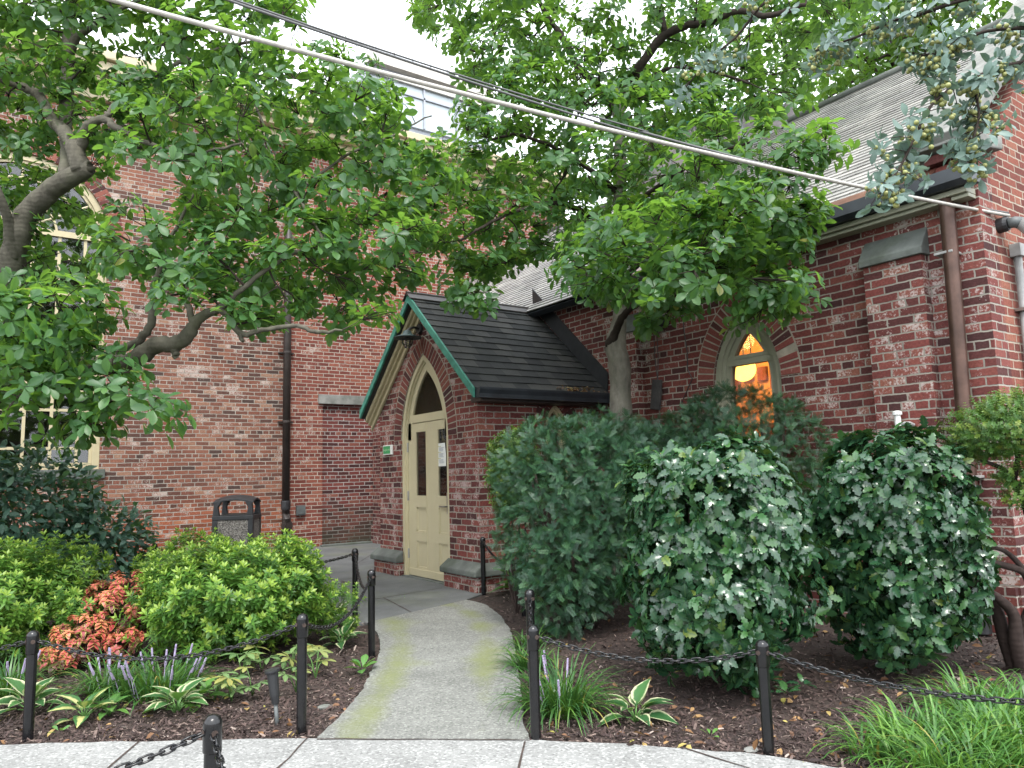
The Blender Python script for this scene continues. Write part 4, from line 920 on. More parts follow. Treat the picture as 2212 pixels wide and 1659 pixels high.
fl = thing('floodlight', (7.97, YC0, 3.83), 'grey bell shaped floodlight on the gable wall at the right edge', 'floodlight')
MB().lathe([(.065, -.09), (.075, -.06), (.075, 0)], (7.97, YC0, 3.84), 'Y', 16).build('base', M['iron'], fl)
def cone(p, q, r0, r1, mat, name, par, n=20):
    b = MB(); b.tube([p, (np.array(p)+np.array(q))/2, q], [r0, (r0+r1)/2, r1], n); return b.build(name, mat, par, smooth=True)
MB().tube([(7.97, YC0-.08, 3.84), (7.99, YC0-.13, 3.845), (8.03, YC0-.17, 3.83)], [.05, .055, .06], 14).build('knuckle', M['grey_box'], fl, smooth=True)
cone((8.03, YC0-.17, 3.83), (8.06, YC0-.38, 3.67), .06, .135, M['conduit'], 'shade', fl); cone((8.0605, YC0-.382, 3.669), (8.062, YC0-.392, 3.661), .118, .116, M['white'], 'lens', fl)
cd = thing('electrical_conduit', (8.2, YC0, 0), 'grey metal conduit running up the gable wall to the floodlight', 'conduit')
b = MB(); b.tube([(8.14, YC0-.05, .0), (8.18, YC0-.05, 2.3), (8.21, YC0-.05, 3.55)], .035, 12); b.build('pipe', M['conduit'], cd, smooth=True)
for z in (1.6, 3.0): MB().box(8.12, 8.26, YC0-.09, YC0-.001, z, z+.03).build('strap', M['steel'], cd)
MB().box(8.15, 8.28, YC0-.10, YC0-.001, 3.55, 3.68).build('junction_box', M['conduit'], cd, bevel=.006)
wl = thing('twin_wall_light', (XW, 7.2, 3.68), 'dark twin headed wall light on the brick behind the right tree trunk', 'wall light')
MB().box(XW-.06, XW-.001, 7.0, 7.42, 3.55, 3.70).build('housing', M['iron'], wl, bevel=.01)
for y in (7.08, 7.33): b = MB(); b.tube([(XW-.05, y, 3.62), (XW-.14, y, 3.58), (XW-.24, y, 3.50)], [.04, .06, .085], 14); b.build('lamp_head', M['iron'], wl, smooth=True)
hb = thing('hanging_board', (XW-.05, 7.26, 2.6), 'dark wooden board hanging crooked from two wires on the wall', 'board')
c_, s_ = math.cos(.16), math.sin(.16)
b = MB(); b.prism([(7.26+c_*y-s_*z, 2.60+s_*y+c_*z) for y, z in ((-.085, -.21), (.085, -.21), (.085, .21), (-.085, .21))], 'X', XW-.09, XW-.05); b.build('board', M['dark_wood'], hb, bevel=.006)
for y in (7.20, 7.26): b = MB(); b.tube([(XW-.06, y, 3.55), (XW-.05, y+.01, 3.1), (XW-.07, 7.22, 2.79)], .006, 5); b.build('wire', M['iron'], hb)
ww = MB(); ww.tube([(XW-.02, 6.75, 4.04), (XW-.015, 6.74, 3.4), (XW-.02, 6.70, 3.1), (XW-.015, 6.72, 2.9), (XW-.02, 6.64, 2.75), (XW-.02, 6.85, 2.45)], .007, 5)
tag(ww.build('wall_wire', M['iron'], origin=(XW, 6.75, 3.4)), 'loose black wire running down the wall left of the pointed window', 'wire')
ps = thing('white_spigot', (XW-.13, 3.84, 1.95), 'little white plastic fitting on the brick pier above the right holly', 'fitting')
MB().lathe([(.03, 0), (.03, .10), (.045, .11), (.045, .14), (.02, .15)], (XW-.20, 3.86, 1.93), 'Z', 12).build('body', M['white'], ps); MB().tube([(XW-.13, 3.74, 1.93), (XW-.17, 3.76, 1.95), (XW-.20, 3.86, 1.95)], .018, 8).build('arm', M['conduit'], ps)
eb = thing('outlet_box', (5.80, YL, .86), 'grey metal outlet box on the brick right of the downpipe', 'outlet box')
MB().box(5.70, 5.91, YL-.045, YL+.03, .75, .975).build('box', M['grey_box'], eb, bevel=.008); MB().box(5.725, 5.885, YL-.056, YL-.046, .775, .95).build('lid', M['grey_box'], eb, bevel=.006)

c = W(513, 1100, 14.6)[:2]; bn = thing('trash_bin', (c[0], c[1], 0), 'dark trash bin with pebble side panels and a domed open top by the wall', 'trash bin')
yawb = math.atan2(-c[1], -c[0])+math.pi/2-R(13); hb_ = .38
def bb(name, fn, mat, bevel=.012):
    b = MB(); fn(b); ca, sa = math.cos(yawb), math.sin(yawb); b.v = [(c[0]+ca*x-sa*y, c[1]+sa*x+ca*y, z) for x, y, z in b.v]; return b.build(name, mat, bn, bevel=bevel)
for sx in (-1, 1):
    for sy in (-1, 1):
        bb('corner_post', lambda b: b.box(*sorted((sx*(hb_-.10), sx*hb_)), *sorted((sy*(hb_-.10), sy*hb_)), .0, .90), M['black_plastic'])
        bb('top_post', lambda b: b.prism([(sx*hb_*.99, .90), (sx*(hb_-.13), .90), (sx*(hb_-.10), 1.06), (sx*(hb_-.16), 1.17), (sx*hb_*.93, 1.17)], 'Y', *sorted((sy*(hb_-.10), sy*hb_*.985))), M['black_plastic'])
for sx in (-1, 1): bb('pebble_panel', lambda b: b.box(*sorted((sx*(hb_-.03), sx*(hb_-.015))), -(hb_-.101), hb_-.101, .05, .82), M['pebble'], 0)
for sy in (-1, 1): bb('pebble_panel', lambda b: b.box(-(hb_-.101), hb_-.101, *sorted((sy*(hb_-.03), sy*(hb_-.015))), .05, .82), M['pebble'], 0)
bb('rim', lambda b: b.box(-hb_-.004, hb_+.004, -hb_-.004, hb_+.004, .823, .905), M['black_plastic'])
bb('funnel', lambda b: b.box(-hb_+.12, hb_-.12, -hb_+.05, hb_-.05, .906, .925), M['black_plastic'])
def dome(b):
    n = 10; vs = []; fs = []
    for i in range(n+1):
        for j in range(n+1):
            x, y = -1+2*i/n, -1+2*j/n; vs.append((x*hb_*.985, y*hb_*.985, 1.165+.135*(1-.55*x*x-.55*y*y+.1*x*x*y*y)))
    for i in range(n):
        for j in range(n): fs.append((i*(n+1)+j, (i+1)*(n+1)+j, (i+1)*(n+1)+j+1, i*(n+1)+j+1))
    k = len(vs); vs2 = [(x, y, z-.035) for x, y, z in vs]; fs2 = [tuple(k+q for q in f[::-1]) for f in fs]
    rim = [i*(n+1) for i in range(n+1)]+[n*(n+1)+j for j in range(1, n+1)]+[i*(n+1)+n for i in range(n-1, -1, -1)]+[j for j in range(n-1, 0, -1)]
    b.add(vs+vs2, fs+fs2+[(rim[a], rim[(a+1) % len(rim)], k+rim[(a+1) % len(rim)], k+rim[a])[::-1] for a in range(len(rim))])
bb('domed_lid', dome, M['black_plastic'], .006)

def cable(name, a, c, sag, r, mat, label, cat='cable'):
    t = np.linspace(0, 1, 60)[:, None]; P = np.array(a)*(1-t)+np.array(c)*t; P[:, 2] -= 4*sag*(t*(1-t))[:, 0]
    b = MB(); b.tube(P, r, 8); return tag(b.build(name, mat, smooth=True, origin=P[0]), label, cat)
cend = np.array([8.02, YC0-.08, 3.93])
cable('overhead_cable', W(40, -58, 4.4), cend, .10, .017, M['cable_light'], 'thick pale overhead cable crossing in front of the trees to the floodlight')
cable('overhead_cable', W(330, -57, 5.0), W(1640, 366, 7.31), .05, .010, M['cable_dark'], 'upper dark overhead cable that joins the pale one at mid span')
cable('overhead_cable', W(345, -58, 5.02), W(1400, 287, 6.77)+np.array([0, 0, .01]), .04, .008, M['cable_dark'], 'thin twin strand running beside the upper dark overhead cable')
cable('overhead_cable', W(1380, 283, 6.75), cend+np.array([-.01, 0, .025]), .06, .012, M['cable_dark'], 'black cable lashed on top of the pale cable near the eaves')
cable('service_wire', W(2225, 405, 8.2), on('X', 7.55, 1990, 535), .06, .008, M['iron'], 'thin dark wire looping from the right edge past the downspout', 'wire')

sk = thing('spike_light', (*G(600, 1562)[:2], 0), 'black garden spike lamp leaning in the mulch before the left bed', 'garden lamp')
p0 = G(600, 1562); p1 = p0+np.array([-.035, .02, .335]); mid_ = p0+(p1-p0)*.36
MB().tube([p0-[0, 0, .05], mid_], .013, 8).build('spike', M['grey_box'], sk, smooth=True)
MB().tube([mid_, mid_+(p1-mid_)*.25, mid_+(p1-mid_)*.9], [.022, .030, .036], 14).build('body', M['black_plastic'], sk)
MB().tube([mid_+(p1-mid_)*.9, mid_+(p1-mid_)*.95, p1], [.044, .048, .048], 16).build('lens_ring', M['black_plastic'], sk)

# pendant lamps seen lit through the glass
gp = W(1605, 797, 10.6)
pd_ = thing('pendant_lamp', (gp[0], gp[1], gp[2]), 'glowing yellow globe lamp hanging on chains behind the pointed window', 'lamp')
MB().lathe([(.18*math.cos(a), .18*math.sin(a)) for a in np.linspace(-1.5, 1.5, 17)], tuple(gp), 'Z', 28).build('globe', M['globe'], pd_, smooth=True)
for dx in (-.13, .02, .15): b = MB(); b.tube([(gp[0], gp[1]-dx, gp[2]+.16), (gp[0], gp[1]-dx*.8, 3.93)], .010, 6); b.build('chain', M['iron'], pd_)
ld = bpy.data.lights.new('pendant_light', 'POINT'); ld.energy = 110; ld.color = (1, .58, .22); ld.shadow_soft_size = .18
lo = bpy.data.objects.new('pendant_light', ld); COL.objects.link(lo); lo.parent = pd_; lo.location = (0, 0, .45)
gq = on('X', 6.6, 926, 888)
pa = thing('porch_pendant', (gq[0], gq[1], gq[2]), 'amber lit lamp glowing through the pointed transom above the door', 'lamp')
MB().lathe([(.02, .22), (.09, .20), (.145, .12), (.165, .02), (.15, -.08), (.08, -.13)], tuple(gq), 'Z', 20).build('shade', M['amber'], pa, smooth=True)
MB().tube([(gq[0], gq[1], gq[2]+.23), (gq[0], gq[1], 2.93)], .01, 6).build('cord', M['iron'], pa)

# ------------------------------------------------------------------ glass block far behind
gb = thing('office_block', (14, 34, 0), 'pale modern glass and metal block rising behind the brick building', 'building')
YG = 34.0; zt_ = on('Y', YG, 930, 165)[2]; xa = on('Y', YG, 1062, 300)[0]
XB = on('Y', YG, 800, 165)[0]
MB().box(XB, xa, YG+.2, YG+12, 0, zt_).build('wall', M['bg_metal'], gb)
for k in range(9):
    z1 = zt_-.9-k*3.2
    if z1 < 8: break
    fl_ = MB().box(XB+.02, xa-.1, YG+.05, YG+.21, z1-2.3, z1).build('window', M['bg_glass'], gb)
    for q in range(5): x = xa-.2-q*2.1; MB().box(x-.05, x+.05, YG-.05, YG+.06, z1-2.3, z1).build('mullion', M['bg_metal'], fl_)
    MB().box(XB+.02, xa-.1, YG-.05, YG+.06, z1-.62, z1-.52).build('transom_bar', M['bg_metal'], fl_)
    MB().box(XB-.1, xa+.1, YG-.12, YG+.22, z1+.01, z1+.25).build('sill_band', M['bg_concrete'], gb)
MB().box(XB-.1, xa+.1, YG-.2, YG+.3, zt_-.25, zt_+.3).build('parapet', M['bg_concrete'], gb)
for q in range(9): x = xa-.6-q*1.1; MB().box(x-.03, x+.03, YG+.1, YG+.16, zt_+.3, zt_+1.3).build('railing_post', M['bg_metal'], gb)


# ------------------------------------------------------------------ leaf shapes
T_MAG = leaf_tpl([(0,0),(.18,.07),(.45,.20),(.70,.245),(.88,.15),(1,0)], .25, .22)
T_SMALL = leaf_tpl([(0,0),(.5,.24),(1,0)], .25, .2)
T_HOLLY = leaf_tpl([(0,0),(.10,.10),(.22,.24),(.30,.16),(.44,.29),(.54,.18),(.66,.28),(.76,.15),(.86,.16),(1,0)], .28, .30, .02)
T_CRAB = leaf_tpl([(0,0),(.3,.2),(.65,.25),(.9,.12),(1,0)], .3, .25)
def needle_spray(n=11, L=.30):
    V = []; F = []; U = []
    for i in range(n):
        t = .08+.9*i/n; l = L*(1-.35*t)
        for sg in (-1, 1):
            a = R(58-18*t); dx, dy = sg*math.sin(a), math.cos(a); b = len(V); z = random.uniform(.0, .12)
            px_, py_ = -dy*.030*sg, dx*.030*sg
            V += [(0, t, 0), (dx*l*.5+px_, t+dy*l*.5+py_, z*l*.7), (dx*l, t+dy*l, z*l), (dx*l*.5-px_, t+dy*l*.5-py_, z*l*.7)]; F.append((b, b+1, b+2, b+3)); U += [0, 1, 1, 1]
    b = len(V); V += [(-.012, 0, 0), (.012, 0, 0), (.008, 1.0, 0), (-.008, 1.0, 0)]; F.append((b, b+1, b+2, b+3)); U += [0]*4
    return np.array(V, np.float32), F, np.array(U, np.float32)
T_YEW = needle_spray(9, .36)
def rosette(k, rows, L, tpl, stem=True):
    """shoot along +y of the template with whorls of leaves; rows = [(height, elevation deg, scale)]"""
    ps = []
    for (h, el, sc) in rows:
        for j in range(k):
            a = 2*math.pi*(j+random.uniform(-.15, .15))/k+h*9; e = R(el+random.uniform(-10, 10))
            rad = np.array([math.cos(a), 0, math.sin(a)]); d = math.cos(e)*rad+math.sin(e)*np.array([0, 1., 0]); n = -math.sin(e)*rad+math.cos(e)*np.array([0, 1., 0])
            ps.append(place_tpl(tpl, (0, h, 0), d, n, L*sc))
    return merge_tpl(ps)
T_AZ = [rosette(5, [(1.0, 52, .8), (.85, 25, 1), (.6, 12, 1), (.35, 5, .9)], .42, leaf_tpl([(0,0),(.55,.19),(1,0)], .2, .15)) for _ in range(1)][0]
T_AZ = (T_AZ[0], T_AZ[1], np.where(np.arange(len(T_AZ[2])) < 25, 0.0, 1.0).astype(np.float32))
T_BOX = rosette(4, [(1.0, 45, .8), (.75, 20, 1), (.45, 15, 1), (.2, 10, 1)], .34, leaf_tpl([(0,0),(.5,.3),(1,0)], .25, .1))
def coleus_leaf(): return leaf_tpl([(0,0),(.1,.22),(.2,.20),(.3,.34),(.4,.30),(.5,.37),(.6,.29),(.7,.29),(.8,.18),(.9,.14),(1,0)], .12, .45, .03)
T_COL = rosette(4, [(.5, 35, .55), (.42, 5, .9), (.25, -10, 1.0)], .8, coleus_leaf())
T_HOSTA = leaf_tpl([(0,0),(.08,.07),(.2,.22),(.4,.31),(.6,.28),(.8,.16),(.92,.07),(1,0)], .28, .55)
T_HELL = merge_tpl([place_tpl(leaf_tpl([(0,0),(.3,.1),(.6,.19),(.85,.12),(1,0)], .2, .3), (0, 0, 0), (math.sin(a), math.cos(a), .12), (0, -.1, 1), 1.0) for a in (-1.9, -1.0, -.05, .95, 1.85)])

def whorls(tips, axes, k, el=(.05, .6), droop=.12):
    """k leaves round each tip: positions, directions, normals"""
    n = len(tips); axes = norm(axes); ref = np.where(np.abs(axes[:, 2:3]) < .9, np.array([[0, 0, 1.]]), np.array([[1., 0, 0]]))
    e1 = norm(np.cross(axes, ref)); e2 = np.cross(axes, e1); ph = rng.uniform(0, 6.28, n); P = []; D = []; N = []
    for j in range(k):
        a = ph+2*math.pi*j/k+rng.normal(0, .3, n); e = rng.uniform(*el, n); rad = np.cos(a)[:, None]*e1+np.sin(a)[:, None]*e2
        d = np.cos(e)[:, None]*rad+np.sin(e)[:, None]*axes; d[:, 2] -= droop; nn = -np.sin(e)[:, None]*rad+np.cos(e)[:, None]*axes
        P.append(tips+d*.01); D.append(d); N.append(nn+rng.normal(0, .2, (n, 3)))
    return np.concatenate(P), np.concatenate(D), np.concatenate(N)

# ------------------------------------------------------------------ big trees
def surf_depth(px, py):
    """distance at which the sight line meets one of the buildings"""
    d = ray(px, py); best = 60.0
    for ax, v, zmax in (('X', 7.15, 4.5), ('Y', 16.5, 99)):
        i = 'XYZ'.index(ax)
        if d[i] > 1e-6:
            t = (v-C0[i])/d[i]; z = EYE+d[2]*t
            if t > 0 and z < zmax: best = min(best, t)
    n = np.array([-SL, 0, 1.]); den = n@d
    if abs(den) > 1e-6:
        t = ((np.array([7.3, 0, 4.45])-C0)@n)/den; p = C0+d*t
        if t > 0 and 7.2 < p[0] < XR+.3 and YC0-.3 < p[1] < 16.9: best = min(best, t)
    if px < 1340:  # porch roof
        t = (5.0-C0[0])/d[0] if d[0] > 1e-6 else 99; p = C0+d*t
        if 8.1 < p[1] < 12.1 and p[2] < 4.7: best = min(best, t)
    return best
def in_poly(poly, x, y): return bool(inside(poly, np.array([x]), np.array([y]))[0])
def clumps(poly, holes, spacing, dfun, layers, thin=None):
    xs = [p[0] for p in poly]; ys = [p[1] for p in poly]; out = []
    for L in range(layers):
        x = rng.uniform(min(xs), max(xs), 7000); y = rng.uniform(min(ys), max(ys), 7000); ok = inside(poly, x, y)
        for h in holes: ok &= ~inside(h, x, y)
        for t, q in (thin or []): ok &= ~(inside(t, x, y) & (rng.random(7000) < q))
        C_ = np.stack([x, y], 1)[ok]; kept = np.zeros((0, 2))
        for p in C_:
            if len(kept) and (((kept-p)**2).sum(1) < spacing**2).any(): continue
            kept = np.vstack([kept, p])
        if thin:   # thin again after the spacing so sparse zones really are sparse
            for t, q in thin: kept = kept[~(inside(t, kept[:, 0], kept[:, 1]) & (rng.random(len(kept)) < q))]
        for x_, y_ in kept:
            d0, d1 = dfun(x_, y_); d = d0+(d1-d0)*((L+random.random())/layers); d = min(d, surf_depth(x_, y_)-.45)
            if d > 2.5: out.append(W(x_, y_, d))
    return np.array(out)
def limb_px(pts):
    """pts = (px, py, depth, width in px)"""
    return spline([(*W(x, y, d), w_*d/FPX/2) for x, y, d, w_ in pts], 5)
def tree(name, label, base, limbs, cl, mats, leaf, size, nw, R0, trunk_n=12, group=None, twig_to=None, flat=.42, k=(6, 8), back=.35):
    t = thing(name, base, label, 'tree', group)
    tr = MB(); br = MB(); nodes = []
    for i, L in enumerate(limbs):
        P = L.copy(); P[:, :3] += rng.normal(0, .006, P[:, :3].shape); P[:, 3] *= 1+rng.normal(0, .04, len(P))
        (tr if i == 0 else br).tube(P[:, :3], P[:, 3], 12 if P[0, 3] > .05 else 7)
        nodes.append(L)
    nodes = np.concatenate(nodes); tw = MB()
    TP = []; TA = []
    for c in cl:
        dist = np.linalg.norm(nodes[:, :3]-c, axis=1)+(nodes[:, 2] > c[2]+.3)*.6; j = int(np.argmin(dist)); a = nodes[j, :3]; L = np.linalg.norm(c-a)
        r0 = min(nodes[j, 3]*.55, .012+.006*L)
        if L > .15:
            m1 = a+(c-a)*.35+rng.normal(0, .06*L, 3); m2 = a+(c-a)*.7+rng.normal(0, .06*L, 3)
            q = spline([(*a, r0), (*m1, r0*.8), (*m2, r0*.6), (*c, r0*.4)], 3); tw.tube(q[:, :3], q[:, 3], 5, cap=False)
            nodes = np.concatenate([nodes, q[::3]])
        n = max(2, int(nw*random.uniform(.7, 1.3))); out = norm(c-a+1e-6)
        u = rand_dirs(n)*(rng.random(n)[:, None]**.5)*R0*random.uniform(.75, 1.25); u[:, 2] *= flat; tips = c+u
        ax = norm(u)*.5+out*.45+np.array([0, 0, .55])+rng.normal(0, .25, (n, 3))
        for p in tips:
            q0 = c*.6+a*.4 if L < 1 else c-(c-a)/L*.3
            tw.tube([q0, (q0+p)/2+rng.normal(0, .02, 3), p], [.006, .005, .003], 3, cap=False)
        TP.append(tips); TA.append(ax)
    TP = np.concatenate(TP); TA = np.concatenate(TA); P1, D1, N1 = whorls(TP, TA, k[0], droop=.15)
    # a second, looser set of leaves a little back along the twigs
    P2, D2, N2 = whorls(TP-norm(TA)*.07+rng.normal(0, .02, TP.shape), TA, 3, (-.1, .4), .2)
    P = np.concatenate([P1, P2]); D = np.concatenate([D1, D2]); N = np.concatenate([N1, N2]); keep = rng.random(len(P)) < .93; P, D, N = P[keep], D[keep], N[keep]
    tr.build('trunk', mats[0], t, smooth=True); 
    if br.v: br.build('limbs', mats[1], t, smooth=True)
    tw.build('twigs', M['bark_dark'], t, smooth=True)
    o = leaves('crown', leaf, P, D, N, size*rng.uniform(.62, 1.2, len(P)), M[mats[2]], t)
    return t
# left magnolia
LA = [limb_px([(-120,1290,9.2,95),(-95,1120,8.9,80),(-60,900,8.6,72),(-22,720,8.4,58),(16,600,8.3,54),(36,520,8.2,50),(64,455,8.15,46),(110,410,8.1,42),(150,385,8.0,40),(186,366,7.95,36),(196,360,7.93,25)]),
  limb_px([(178,372,7.96,44),(160,318,8.0,34),(140,285,8.1,30),(115,262,8.2,24),(83,205,8.4,20),(40,185,8.6,17),(-30,160,8.8,14)]),
  limb_px([(148,390,8.05,34),(145,333,8.2,27),(142,260,8.5,26),(147,150,8.8,26),(150,70,9.0,22),(165,-60,9.3,18),(175,-160,9.5,10)]),
  limb_px([(170,320,8.0,24),(192,272,7.9,22),(222,258,7.8,18),(262,280,7.7,13),(330,315,7.5,10),(420,330,7.3,7),(520,310,7.2,5)]),
  limb_px([(-80,960,8.6,58),(-30,860,8.0,52),(20,812,7.7,46),(100,792,7.5,42),(190,790,7.35,40),(262,787,7.25,40),(305,768,7.2,38),(340,745,7.15,36),(378,742,7.1,34),(405,724,7.05,30),(425,693,7.05,24),(462,672,7.0,18),(495,648,7.0,14),(540,610,7.0,11),(610,560,7.0,8),(690,520,7.1,6)]),
  limb_px([(235,780,7.3,24),(262,755,7.3,20),(298,738,7.3,18),(326,700,7.3,17),(332,630,7.3,14),(350,560,7.35,11),(380,490,7.5,8),(420,420,7.6,5)]),
  limb_px([(418,705,7.05,14),(405,655,7.2,14),(400,600,7.3,12),(440,530,7.4,9),(520,450,7.5,6)]),
  limb_px([(470,668,7.0,12),(494,684,6.95,13),(522,722,6.9,13),(566,714,6.85,11),(633,704,6.8,10),(672,715,6.75,9),(700,717,6.7,8),(740,712,6.65,5)]),
  limb_px([(375,742,7.1,22),(379,762,7.08,16),(380,774,7.07,11)]),
  limb_px([(520,722,6.9,12),(522,736,6.88,8)]),
  limb_px([(-40,810,7.6,16),(0,832,7.2,11),(57,842,7.0,9),(117,847,6.9,7),(167,850,6.85,5),(190,838,6.85,4)]),
  limb_px([(30,560,8.2,26),(15,470,8.0,20),(-20,380,7.8,16),(-60,300,7.7,12)]),
  limb_px([(147,120,8.8,20),(180,70,8.8,14),(260,20,8.6,9),(360,-30,8.4,6)]),
  limb_px([(222,258,7.8,14),(300,180,8.2,11),(420,120,8.6,8),(560,90,9.0,6),(660,120,9.2,4)]),
  limb_px([(700,520,7.1,6),(640,420,7.6,7),(580,300,8.0,6),(540,180,8.4,5),(530,60,8.6,3)]),
  limb_px([(640,420,7.6,7),(740,340,7.9,6),(830,300,8.2,5),(930,250,8.6,3)])]
polyA = [(-330,-260),(590,-260),(640,10),(700,80),(770,105),(815,155),(870,225),(950,285),(975,345),(960,400),(915,440),(895,520),(878,590),(862,660),(770,712),(690,690),(640,640),(560,700),(460,650),(400,620),(340,660),(300,700),(250,640),(215,700),(180,800),(110,780),(30,800),(-60,900),(-330,900)]
holesA = [[(225,335),(300,318),(420,345),(440,420),(385,465),(300,455),(250,440)],[(205,395),(250,385),(262,470),(215,470)]]
thinA_old = [([(200,460),(460,450),(600,560),(880,540),(880,720),(200,720)], .30), ([(-10,330),(200,330),(210,520),(0,560)], .62), ([(0,700),(250,640),(260,820),(0,830)], .3), ([(300,0),(640,0),(640,160),(300,160)], .35), ([(-10,0),(330,0),(330,130),(-10,130)], .4), ([(855,130),(1010,200),(1010,400),(860,330)], .75)]
thinA = [([(-10,330),(215,330),(225,470),(210,560),(0,570)], .55), ([(20,640),(235,640),(235,695),(20,700)], .5), ([(0,800),(260,800),(260,900),(0,900)], .7), ([(560,0),(640,0),(760,80),(640,120)], .3), ([(855,130),(1010,200),(1010,400),(860,330)], .72), ([(120,0),(330,0),(330,110),(120,110)], .3), ([(225,440),(330,440),(420,520),(260,560)], .35), ([(860,540),(900,540),(880,720),(780,720),(640,600),(700,590)], .35), ([(230,620),(440,590),(460,700),(400,790),(240,800)], .6)]
depA = lambda x, y: (8.0, 10.4) if x < 225 and y < 600 else (6.3+.0016*max(0, 500-y)+.0007*max(0, x), 8.6+.0025*max(0, 500-y)+.0012*max(0, x))
clA = clumps(polyA, holesA, 56, depA, 3, thin=thinA)
ex = np.array([W(x, y, d) for x, y, d in [(20,690,6.2),(60,650,6.3),(110,700,6.3),(150,650,6.4),(45,735,6.1),(90,760,6.2),(170,720,6.5),(20,790,6.1),(60,812,6.2),(120,800,6.3),(205,760,6.6),(235,815,6.5),(190,850,6.5),(90,850,6.1),(10,870,6.0),(290,845,6.4),(250,800,6.6),(345,893,6.2),(225,880,6.4),(180,905,6.4),(160,945,6.3),(205,925,6.4),(60,700,6.8),(0,720,6.5),(225,690,6.9)]])
tree('magnolia_tree', 'large magnolia at the left, its grey low limb sweeping before the arched window', (*W(-120, 1290, 9.2)[:2], 0), LA, np.concatenate([clA, ex]), (M['bark_grey'], M['bark_grey'], 'lf_magnolia'), T_MAG, .138, 6.6, .28)
# right magnolia, by the porch
bB = W(1341, 1000, 9.85)
LB = [np.concatenate([spline([(bB[0]+.02, bB[1]-.02, -.1, .24), (bB[0]+.01, bB[1]-.01, .5, .20), (*W(1341,890,9.85), 50*9.85/FPX/2), (*W(1338,800,9.85), 46*9.85/FPX/2), (*W(1330,742,9.85), 46*9.85/FPX/2), (*W(1338,690,9.9), 32*9.9/FPX/2), (*W(1342,600,9.9), 27*9.9/FPX/2), (*W(1338,500,9.95), 25*9.95/FPX/2), (*W(1340,400,10.0), 27*10/FPX/2), (*W(1340,330,10.0), 26*10/FPX/2), (*W(1336,260,10.0), 28*10/FPX/2), (*W(1340,215,10.0), 24*10/FPX/2)], 4)]),
  limb_px([(1322,745,9.85,30),(1330,715,9.7,18),(1348,680,9.5,16),(1372,660,9.2,13),(1405,648,8.9,11),(1450,640,8.5,8),(1520,600,8.0,6)]),
  limb_px([(1340,232,10.0,22),(1362,190,10.0,22),(1388,135,9.9,20),(1436,75,9.8,18),(1490,55,9.6,16),(1534,48,9.4,15),(1590,24,9.2,13),(1662,34,9.0,12),(1740,10,8.8,8)]),
  limb_px([(1334,245,10.0,20),(1300,195,10.2,18),(1268,165,10.4,17),(1245,140,10.6,15),(1225,95,10.8,13),(1180,30,11.0,10),(1130,-60,11.2,7)]),
  limb_px([(1345,235,10,14),(1385,185,10,12),(1440,150,9.9,9),(1520,150,9.6,7),(1620,180,9.2,5)]),
  limb_px([(1334,560,9.9,16),(1290,480,9.6,13),(1220,440,9.2,11),(1140,450,8.9,9),(1060,480,8.6,7),(990,520,8.4,5)]),
  limb_px([(1338,420,10,14),(1280,370,9.8,11),(1200,320,9.6,9),(1110,290,9.4,7),(1040,310,9.2,4)]),
  limb_px([(1342,480,9.95,16),(1400,420,9.4,12),(1470,370,8.8,9),(1560,330,8.4,7),(1640,300,8.2,5)]),
  limb_px([(1345,600,9.9,14),(1420,540,9.0,12),(1500,500,8.2,10),(1600,480,7.6,8),(1680,490,7.2,5)]),
  limb_px([(1500,500,8.2,8),(1560,430,7.8,7),(1640,390,7.5,6),(1760,330,7.2,4)]),
  limb_px([(1436,75,9.8,14),(1420,-20,9.8,12),(1400,-150,9.8,9)])]
polyB1 = [(880,-260),(2000,-260),(1900,-20),(1840,40),(1850,90),(1790,140),(1740,210),(1660,232),(1600,225),(1500,200),(1400,190),(1300,150),(1230,130),(1150,120),(1080,170),(1030,170),(985,120),(960,60),(900,30)]
polyB2 = [(1010,230),(1080,150),(1180,110),(1300,170),(1420,185),(1520,190),(1590,240),(1600,330),(1560,380),(1470,420),(1440,480),(1330,520),(1210,530),(1150,560),(1060,590),(1000,590),(975,540),(890,510),(880,450),(920,420),(960,390),(1000,330)]
polyB3 = [(1240,480),(1330,460),(1440,430),(1560,400),(1660,410),(1770,440),(1740,500),(1700,560),(1740,620),(1700,655),(1560,630),(1420,655),(1330,640),(1235,600)]
sp = [(1000,640,8.6),(1020,660,8.5),(1040,620,8.6),(985,610,8.7),(1060,560,8.8),(1500,335,7.4),(1560,350,7.3),(1620,345,7.2),(1690,330,7.1),(1740,345,7.0),(1790,322,6.9),(1720,300,7.0),(1780,290,7.0),(1430,660,8.2),(1390,700,8.4),(1455,675,8.0),(1640,690,7.1),(1615,670,7.2),(1670,640,7.0),(1600,400,7.4),(1680,390,7.1),(870,560,8.2),(880,600,8.2),(1700,390,7.0),(1650,270,8.2),(1630,235,9.3)]
clB = np.concatenate([clumps(polyB1, [[(1000,-50),(1010,-60),(1012,-40)]], 62, lambda x, y: (9.0, 13.0), 4, thin=[([(1150,-50),(1450,-50),(1450,140),(1150,140)], .3)]), clumps(polyB2, [], 58, lambda x, y: (8.3, 11.6), 4), clumps(polyB3, [], 50, lambda x, y: (6.7, 9.2), 3), np.array([W(*q) for q in sp])])
tree('magnolia_tree', 'tall magnolia with a pale trunk growing between the porch and the lit window', (bB[0], bB[1], 0), LB, clB, (M['bark_pale'], M['bark_dark'], 'lf_magnolia'), T_MAG, .130, 7.4, .32)
